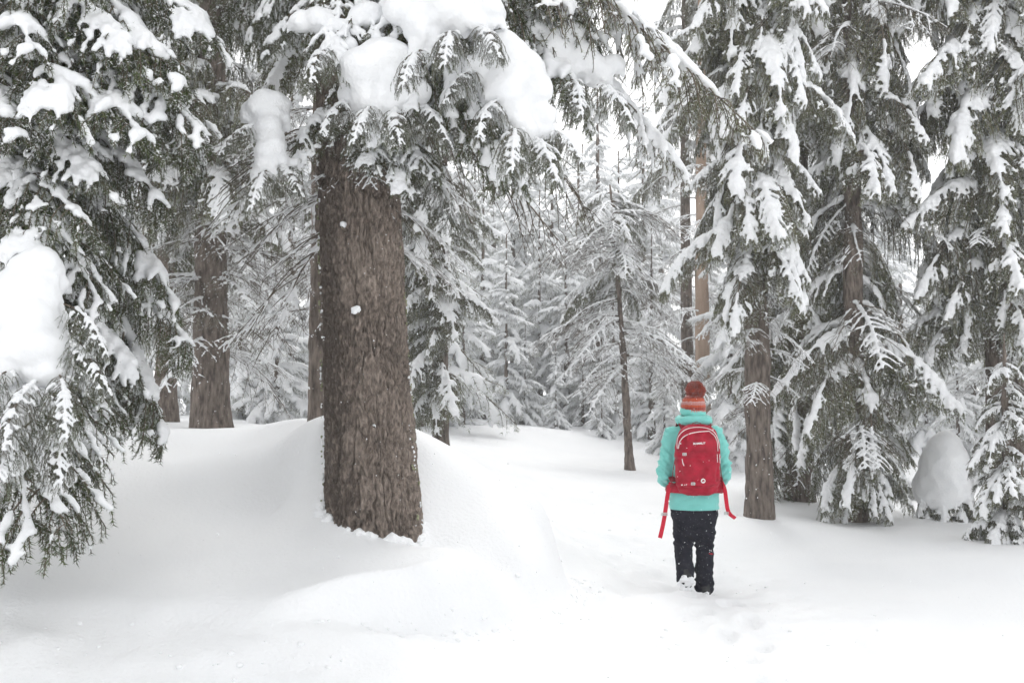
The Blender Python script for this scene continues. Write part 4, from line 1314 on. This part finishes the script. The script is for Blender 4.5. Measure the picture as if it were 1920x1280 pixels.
# boots, the left one tipped up on its toe with snow packed on the sole
v, t_, q_ = join([chain([(0.082, -0.01, 0.12), (0.082, -0.015, 0.055), (0.083, 0.10, 0.048), (0.084, 0.18, 0.042)], [0.052, 0.052, 0.047, 0.042]), chain([(0.082, -0.03, 0.02), (0.084, 0.19, 0.02)], [0.045, 0.042], 0.25, 0.45)])
br_ = obj('boot', remesh('boot', v, t_, 0.007, 2, M_BOOT), person)
rgn = np.random.default_rng(9)
c = np.array([[0.082, -0.03, 0.015]]) + rgn.normal(0, 1, (46, 3)) * np.array([0.042, 0.035, 0.018])
v, t_ = blobs(c, rgn.uniform(0.010, 0.024, 46))
obj('snow', remesh('boot_snow', v, t_, 0.006, 1, M_SNOW, lump(0.004, 40, 1)), br_)
v, t_, q_ = join([chain([(-0.085, -0.085, 0.24), (-0.085, -0.125, 0.165), (-0.085, -0.07, 0.09), (-0.085, -0.005, 0.045)], [0.05, 0.052, 0.05, 0.042])])
bl_ = obj('boot', remesh('boot', v, t_, 0.007, 2, M_BOOT), person)
tt = rgn.random(150)
c = np.stack([-0.085 + rgn.normal(0, 0.024, 150), -0.175 + 0.13 * tt + rgn.normal(0, 0.008, 150), 0.195 - 0.20 * tt + rgn.normal(0, 0.01, 150)], 1)
v, t_ = blobs(c, rgn.uniform(0.014, 0.028, 150))
obj('snow', remesh('boot_snow', v, t_, 0.006, 1, M_SNOW, lump(0.005, 35, 2)), bl_)

# knitted hat with a bobble of yarn
hv, ht, hq = loft(smooth_rings([(1.532, -0.004, -0.004, 0.098, 0.110), (1.545, -0.004, -0.004, 0.101, 0.113), (1.60, -0.004, -0.004, 0.100, 0.112), (1.645, -0.002, -0.006, 0.088, 0.098), (1.678, 0.0, -0.01, 0.06, 0.065), (1.69, 0.0, -0.01, 0.02, 0.02)], 46), 110)
a_ = np.arctan2(hv[:, 1] + 0.004, hv[:, 0] + 0.004)
rib = 0.0028 * np.sin(a_ * 34) + 0.0020 * np.sin(hv[:, 2] * 620)
hv[:, :2] *= (1 + rib / 0.1)[:, None]
hat = obj('hat', mesh_arr('hat', hv, ht, hq, [M_KNIT]), person)
n_ = 2600
dirs = nrm(rgn.normal(0, 1, (n_, 3)))
ln = 0.083 * rgn.uniform(0.80, 1.06, n_) * (1 + 0.1 * vnoise(dirs * 2.5, 3))
pc = np.array([0.012, -0.03, 1.716])
pts = np.stack([pc + dirs * (ln * f)[:, None] + rgn.normal(0, 0.0035, (n_, 3)) * f for f in (0.45, 0.75, 1.0)], 1)
v, q_ = tubes(pts, np.full((n_, 3), 0.0022) * np.array([1.0, 1.1, 0.7]), 3)
v2, f2 = blobs(pc[None], np.array([0.066]), ICO2, 1.0)
bob = obj('bobble', mesh_arr('bobble', np.vstack([v, v2]), f2 + len(v), q_, [M_RUST]), hat)

# ------------------------------------------------------------------ red backpack on the walker's back
PB = np.array([0.0, -0.2, 0.87])                  # its base in the walker's frame
cs, sn_ = math.cos(rad(-2)), math.sin(rad(-2))
pack = thing('backpack', 'red ski touring backpack with grey buckles worn over the teal jacket', 'backpack',
             (WX + PB[0] * cs - PB[1] * sn_, WY + PB[0] * sn_ + PB[1] * cs, WZ + PB[2]), rad(-2))


def S(zx, zy):
    """a point of the enlarged view of the pack as x, z in the walker's frame"""
    px, py = 1200 + zx / 5.565, 690 + zy / 5.565
    return (px - 1300.5) * 0.00445, (1115 - py) * 0.00445


def pobj(name, me, parent=None):
    if parent is None:
        return obj(name, me, pack, -PB)
    return obj(name, me, parent)


def pack_disp(co, nn):
    x, y, z = co.T
    f1 = fbm(np.stack([x * 9, y * 7, z * 9], 1), 31, 3) * 0.014
    seam = -0.007 * np.exp(-((z - 1.165) / 0.009) ** 2) - 0.007 * np.exp(-((z - 0.935) / 0.009) ** 2)
    f2 = fbm(np.stack([x * 26, y * 20, z * 12], 1), 33, 2) * 0.005
    return co + nn * ((f1 + f2 + seam) * np.clip((-0.16 - y) / 0.05, 0.2, 1))[:, None]


pk = loft(smooth_rings([(0.868, 0, -0.19, 0.09, 0.045), (0.885, 0, -0.205, 0.135, 0.07), (0.93, 0, -0.22, 0.168, 0.09), (1.02, 0, -0.235, 0.180, 0.108), (1.14, 0, -0.24, 0.184, 0.112), (1.26, 0, -0.235, 0.182, 0.108),
                       (1.34, 0, -0.225, 0.168, 0.098), (1.395, 0, -0.21, 0.14, 0.082), (1.425, 0, -0.20, 0.10, 0.06), (1.44, 0, -0.19, 0.055, 0.035)], 60), 64, 2.9)
fp = loft(smooth_rings([(0.93, 0, -0.27, 0.11, 0.05), (0.96, 0, -0.285, 0.138, 0.068), (1.08, 0, -0.295, 0.148, 0.080), (1.22, 0, -0.295, 0.146, 0.076), (1.32, 0, -0.275, 0.128, 0.066), (1.365, 0, -0.26, 0.09, 0.045), (1.38, 0, -0.25, 0.05, 0.02)], 50), 56, 3.0)
v, t_, q_ = join([pk, fp])
pack_me = remesh('main_compartment', v, t_, 0.0065, 2, M_RED, pack_disp, q_)
main_c = pobj('main_compartment', pack_me)
pco, ptri, _ = mesh_arrays(pack_me)


def surf_y(co, x, z, rr=0.012):
    m = (np.abs(co[:, 0] - x) < rr) & (np.abs(co[:, 2] - z) < rr)
    return co[m, 1].min() if m.any() else -0.2


def on_pack(pts, off=0.003, co=None, m=26):
    """a smooth line of enlarged-view points laid on the pack's rear face"""
    p_ = np.array([S(*a) for a in pts])
    s_ = np.r_[0, np.cumsum(np.linalg.norm(np.diff(p_, axis=0), axis=1))]
    t = np.linspace(0, s_[-1], m)
    x, z = np.interp(t, s_, p_[:, 0]), np.interp(t, s_, p_[:, 1])
    for _ in range(3):
        x[1:-1] = (x[:-2] + 2 * x[1:-1] + x[2:]) / 4
        z[1:-1] = (z[:-2] + 2 * z[1:-1] + z[2:]) / 4
    y = np.array([surf_y(pco if co is None else co, a, b) for a, b in zip(x, z)])
    for _ in range(2):
        y[1:-1] = np.minimum(y[1:-1], (y[:-2] + 2 * y[1:-1] + y[2:]) / 4)
    return np.stack([x, y - off, z], 1)


def piping(name, pts, r, m_=None, off=0.002):
    l = on_pack(pts, off)
    v, q_ = tubes(l[None], np.full((1, len(l)), r), 6)
    return pobj(name, mesh_arr(name, v, None, q_, [m_ or M_WHITE]), main_c)


def ribbon(name, line, width, wdir, m_, thick=0.003, parent=None):
    """a flat band with thickness"""
    line = np.asarray(line, float)
    tan = nrm(np.gradient(line, axis=0))
    wd = nrm(np.broadcast_to(np.asarray(wdir, float), line.shape) - tan * (tan @ np.asarray(wdir, float))[:, None])
    nn = np.cross(tan, wd)
    h, t = width / 2, thick / 2
    ring = np.stack([line + wd * h + nn * t, line - wd * h + nn * t, line - wd * h - nn * t, line + wd * h - nn * t], 1)
    n = len(line)
    i = np.arange(n * 4).reshape(n, 4)
    q = np.stack([i[:-1], np.roll(i[:-1], -1, 1), np.roll(i[1:], -1, 1), i[1:]], -1).reshape(-1, 4)
    q = np.vstack([q, i[0][None, ::-1], i[-1][None]])
    return pobj(name, mesh_arr(name, ring.reshape(-1, 3), None, q, [m_], smooth=False), parent)


piping('zip', [(345, 800), (342, 700), (385, 635), (450, 598), (540, 585), (640, 590), (715, 620), (755, 690), (768, 800)], 0.0034)
piping('zip', [(355, 800), (368, 725), (410, 675), (480, 645), (560, 632), (672, 624)], 0.0040)
piping('zip', [(672, 630), (722, 672), (745, 730), (750, 830)], 0.0034)
piping('reflective_strip', [(388, 905), (392, 940), (402, 968)], 0.004)
piping('reflective_strip', [(768, 855), (770, 945)], 0.004)
piping('reflective_strip', [(738, 850), (740, 935)], 0.003)
piping('zip_pull', [(455, 648), (445, 715)], 0.0032, M_WEB, 0.006)


def band(pts, width, m_, off=0.006):
    l = on_pack(pts, off)
    return ribbon('compression_strap', l, width, (0, 0, 1), m_, 0.003, main_c)


band([(350, 840), (450, 852), (600, 850), (772, 838)], 0.024, M_RED)
band([(345, 1150), (470, 1146), (620, 1150), (775, 1135)], 0.022, M_RED)


def box(c, sx, sy, sz, bev=0.2):
    """a chamfered block"""
    v, f = [], []
    e = bev * min(sx, sz)
    out = [(-sx + e, -sz), (sx - e, -sz), (sx, -sz + e), (sx, sz - e), (sx - e, sz), (-sx + e, sz), (-sx, sz - e), (-sx, -sz + e)]
    inn = [(a * 0.86, b * 0.80) for a, b in out]
    v = [(c[0] + a, c[1] + sy, c[2] + b) for a, b in out] + [(c[0] + a, c[1] - sy * 0.5, c[2] + b) for a, b in out] + [(c[0] + a, c[1] - sy, c[2] + b) for a, b in inn]
    q = [(i, (i + 1) % 8, 8 + (i + 1) % 8, 8 + i) for i in range(8)] + [(8 + i, 8 + (i + 1) % 8, 16 + (i + 1) % 8, 16 + i) for i in range(8)]
    v.append((c[0], c[1] - sy, c[2]))
    t = [(16 + i, 16 + (i + 1) % 8, 24) for i in range(8)]
    return np.array(v), np.array(t), np.array(q)


def buckle(zx, zy, w2, h2):
    x, z = S(zx, zy)
    y = surf_y(pco, x, z, 0.03)
    v, t, q = box((x, y - 0.010, z), w2, 0.006, h2)
    o = pobj('buckle', mesh_arr('buckle', v, t, q, [M_BUCKLE], smooth=False), main_c)
    for dx in (-0.4, 0.25):
        v, t, q = box((x + dx * w2, y - 0.0165, z), w2 * 0.09, 0.0015, h2 * 0.55)
        pobj('buckle_slot', mesh_arr('buckle_slot', v, t, q, [M_DRED], smooth=False), o)


buckle(408, 853, 0.0165, 0.0115)
buckle(492, 1146, 0.0165, 0.0115)


def lettering(body, zx, zy, width, tilt=0.0, name='lettering'):
    cu = bpy.data.curves.new('tmp', 'FONT')
    cu.body = body
    cu.align_x, cu.align_y = 'CENTER', 'CENTER'
    cu.extrude = 0.05
    cu.offset = 0.02
    to = bpy.data.objects.new('tmp', cu)
    COL.objects.link(to)
    dg = bpy.context.evaluated_depsgraph_get()
    me = bpy.data.meshes.new_from_object(to.evaluated_get(dg))
    bpy.data.objects.remove(to)
    v, t, _ = mesh_arrays(me)
    k_ = width / (v[:, 0].max() - v[:, 0].min())
    v = v * k_
    x0, z0 = S(zx, zy)
    ca, sa = math.cos(tilt), math.sin(tilt)
    x = x0 + v[:, 0] * ca - v[:, 1] * sa
    z = z0 + v[:, 0] * sa + v[:, 1] * ca
    ys = np.interp(x, np.linspace(x0 - width, x0 + width, 13), [surf_y(pco, a, z0, 0.02) for a in np.linspace(x0 - width, x0 + width, 13)])
    m2 = mesh_arr(name, np.stack([x, ys - 0.004 - v[:, 2] * 0.3, z], 1), t, None, [M_PRINT], smooth=False)
    return pobj(name, m2, main_c)


lettering('MAMMUT', 558, 747, 0.098, 0.05)
# round emblem: white disc with a red shaggy beast in it, simplified
ex, ez = S(593, 1118)
ey = surf_y(pco, ex, ez, 0.025) - 0.003
a_ = np.linspace(0, 2 * math.pi, 28, endpoint=False)
dv_ = np.vstack([np.stack([ex + 0.0185 * np.cos(a_), np.full(28, ey), ez + 0.0185 * np.sin(a_)], 1), np.stack([ex + 0.0185 * np.cos(a_), np.full(28, ey - 0.002), ez + 0.0185 * np.sin(a_)], 1), [[ex, ey - 0.002, ez]]])
i = np.arange(28)
emb = pobj('emblem', mesh_arr('emblem', dv_, np.stack([28 + i, 28 + (i + 1) % 28, np.full(28, 56)], 1), np.stack([i, (i + 1) % 28, 28 + (i + 1) % 28, 28 + i], 1), [M_PRINT], smooth=False), main_c)
bl = np.array([(-0.011, -0.010), (-0.012, -0.002), (-0.008, 0.006), (0.0, 0.010), (0.006, 0.010), (0.011, 0.005), (0.012, -0.004), (0.009, -0.009), (0.0085, -0.003), (0.004, -0.001), (0.004, -0.010), (0.0, -0.010), (-0.001, -0.004), (-0.005, -0.004), (-0.006, -0.010)])
bv = np.stack([ex + bl[:, 0] * 0.95, np.full(len(bl), ey - 0.0032), ez + bl[:, 1] * 0.95], 1)
me = bpy.data.meshes.new('emblem_beast')
me.from_pydata([tuple(a) for a in bv], [], [tuple(range(len(bl)))])
me.materials.append(M_RED)
pobj('emblem_beast', me, emb)
for (zx, w2) in ((385, 0.006), (408, 0.0022), (424, 0.002)):
    x, z = S(zx, 1160)
    y = surf_y(pco, x, z, 0.03) - 0.004
    v, t, q = box((x, y, z), w2, 0.001, 0.0035)
    pobj('print', mesh_arr('print', v, t, q, [M_PRINT], smooth=False), main_c)

# carrying gear
hl = np.array([(-0.035, -0.185, 1.425), (-0.033, -0.19, 1.45), (0, -0.19, 1.462), (0.033, -0.19, 1.45), (0.035, -0.185, 1.425)])
ribbon('haul_loop', hl, 0.018, (0, 1, 0), M_DRED, 0.004)


def spline(pts, m=24):
    p_ = np.array(pts, float)
    t = np.linspace(0, 1, len(p_))
    tt = np.linspace(0, 1, m)
    o = np.stack([np.interp(tt, t, p_[:, i]) for i in range(3)], 1)
    for _ in range(3):
        o[1:-1] = (o[:-2] + 2 * o[1:-1] + o[2:]) / 4
    return o


for sx in (-1, 1):
    ribbon('shoulder_strap', spline([(sx * 0.09, -0.16, 1.38), (sx * 0.105, -0.11, 1.437), (sx * 0.115, -0.01, 1.462), (sx * 0.12, 0.09, 1.40), (sx * 0.125, 0.145, 1.28), (sx * 0.15, 0.152, 1.10), (sx * 0.21, 0.02, 1.02), (sx * 0.185, -0.16, 0.98)]), 0.055, (1, 0, 0), M_DRED, 0.012)
    # padded hip belt wing
    l = spline([(sx * 0.10, -0.20, 0.925), (sx * 0.17, -0.175, 0.925), (sx * 0.212, -0.11, 0.915), (sx * 0.226, -0.02, 0.90), (sx * 0.20, 0.10, 0.885), (sx * 0.10, 0.165, 0.88), (0.0, 0.175, 0.88)], 30)
    c = l
    r = np.stack([np.full(30, 0.02), np.full(30, 0.02), np.interp(np.linspace(0, 1, 30), [0, 0.3, 0.6, 1], [0.05, 0.042, 0.032, 0.015])], 1)
    v, f = blobs(c, r, ICO2)
    pobj('hip_belt', remesh('hip_belt', v, f, 0.007, 2, M_RED, lump(0.004, 20, 3)))
    # compression strap down the side
    ribbon('side_strap', spline([(sx * 0.18, -0.20, 1.16), (sx * 0.195, -0.19, 1.06), (sx * 0.20, -0.185, 0.99), (sx * 0.215, -0.16, 0.93)]), 0.02, (0, 1, 0), M_DRED, 0.004)


def Q(px, py, y):
    return ((px - 1300.5) * 0.00445, y, (1115 - py) * 0.00445)


ls = ribbon('loose_strap', spline([Q(1255, 898, -0.12), Q(1248, 916, -0.16), Q(1245, 935, -0.17), Q(1242, 956, -0.17), Q(1238, 978, -0.165), Q(1233, 999, -0.16)]), 0.034, (1, -0.3, 0), M_WEB, 0.004)
rs = ribbon('loose_strap', spline([Q(1347, 897, -0.12), Q(1352, 908, -0.16), Q(1354, 930, -0.17), Q(1356, 946, -0.17), Q(1360, 955, -0.165), Q(1371, 963, -0.15)]), 0.032, (1, -0.3, 0.2), M_WEB, 0.004)
for (par, px, py, hx) in ((ls, 1241, 955, 0.026), (rs, 1354, 953, 0.018)):
    c = np.array(Q(px, py, -0.175))
    ring = np.array([(-hx, 0, -0.009), (hx, 0, -0.009), (hx, 0, 0.009), (-hx, 0, 0.009), (-hx, 0, -0.009)]) + c
    v, q_ = tubes(ring[None], np.full((1, 5), 0.0035), 6)
    mid = np.array([(-hx, 0, 0), (hx, 0, 0)]) + c
    v2, q2 = tubes(mid[None], np.full((1, 2), 0.003), 6)
    pobj('buckle', mesh_arr('buckle', np.vstack([v, v2]), None, np.vstack([q_, q2 + len(v)]), [M_BUCKLE]), par)

# small red mark sewn on the right trouser leg
tco, _, _ = mesh_arrays(trous)
mx, mz = (1331 - 1300.5) * 0.00445, (1115 - 1031) * 0.00445
mv, mt, mq, n0 = [], [], [], 0
my = surf_y(tco, mx - 0.01, mz, 0.02)
for (dx, dz, sx, sz) in ((0, 0, 0.020, 0.0022), (0.004, 0, 0.002, 0.008), (-0.012, 0.003, 0.006, 0.0016), (0.014, -0.003, 0.006, 0.0018)):
    v, t, q = box((mx - 0.008 + dx, surf_y(tco, mx - 0.008 + dx, mz + dz, 0.012) - 0.001, mz + dz), sx, 0.0012, sz)
    mv.append(v)
    mt.append(t + n0)
    mq.append(q + n0)
    n0 += len(v)
obj('sewn_mark', mesh_arr('sewn_mark', np.vstack(mv), np.vstack(mt), np.vstack(mq), [M_REDMARK], smooth=False), person)

# ------------------------------------------------------------------ falling snow and the pale air
rgf = np.random.default_rng(5)
n_ = 21000
d_ = 2.5 + 13.5 * rgf.random(n_) ** 0.45
fx = (rgf.random(n_) - 0.5) * 1.25 * d_
fz = CAM_Z - 0.30 * d_ + rgf.random(n_) * 0.75 * d_
keep = fz > ground(fx, d_, False) + 0.05
fl = np.stack([fx, d_, fz], 1)[keep]
octv = (np.array([[1, 0, 0], [-1, 0, 0], [0, 1, 0], [0, -1, 0], [0, 0, 1.0], [0, 0, -1.0]]), np.array([[0, 2, 4], [2, 1, 4], [1, 3, 4], [3, 0, 4], [2, 0, 5], [1, 2, 5], [3, 1, 5], [0, 3, 5]]))
r = rgf.uniform(0.0012, 0.0030, len(fl))
v, f = blobs(fl, np.stack([r, r, r * rgf.uniform(1.0, 1.7, len(fl))], 1), octv)
fs = obj('falling_snow', mesh_arr('falling_snow', v, f, None, [M_SNOW]))
tag(fs, 'fine snowflakes drifting through the air all over the scene', 'snowflakes')
fs['kind'] = 'stuff'

HD = 0.0017
hm = bpy.data.materials.new('haze')
hm.use_nodes = True
t = hm.node_tree
t.nodes.clear()
pv_ = t.nodes.new('ShaderNodeVolumePrincipled')
pv_.inputs['Color'].default_value = (0.97, 0.975, 0.98, 1)
pv_.inputs['Density'].default_value = HD
ou = t.nodes.new('ShaderNodeOutputMaterial')
t.links.new(pv_.outputs[0], ou.inputs['Volume'])
x0, x1, y0, y1, z0, z1 = -145, 145, -65, 195, -3, 24
hv_ = np.array([(x, y, z) for z in (z0, z1) for (x, y) in ((x0, y0), (x1, y0), (x1, y1), (x0, y1))], float)
hq_ = np.array([(3, 2, 1, 0), (4, 5, 6, 7), (0, 1, 5, 4), (1, 2, 6, 5), (2, 3, 7, 6), (3, 0, 4, 7)])
hz = obj('haze', mesh_arr('haze', hv_, None, hq_, [hm], smooth=False))
tag(hz, 'pale snowy air that fades the far trees', 'haze')
hz['kind'] = 'stuff'
print('OBJECTS', len(bpy.data.objects), 'TRIANGLES', sum(sum(len(p.vertices) - 2 for p in m.polygons) if len(m.polygons) < 2000 else len(m.loops) - 2 * len(m.polygons) for m in bpy.data.meshes))
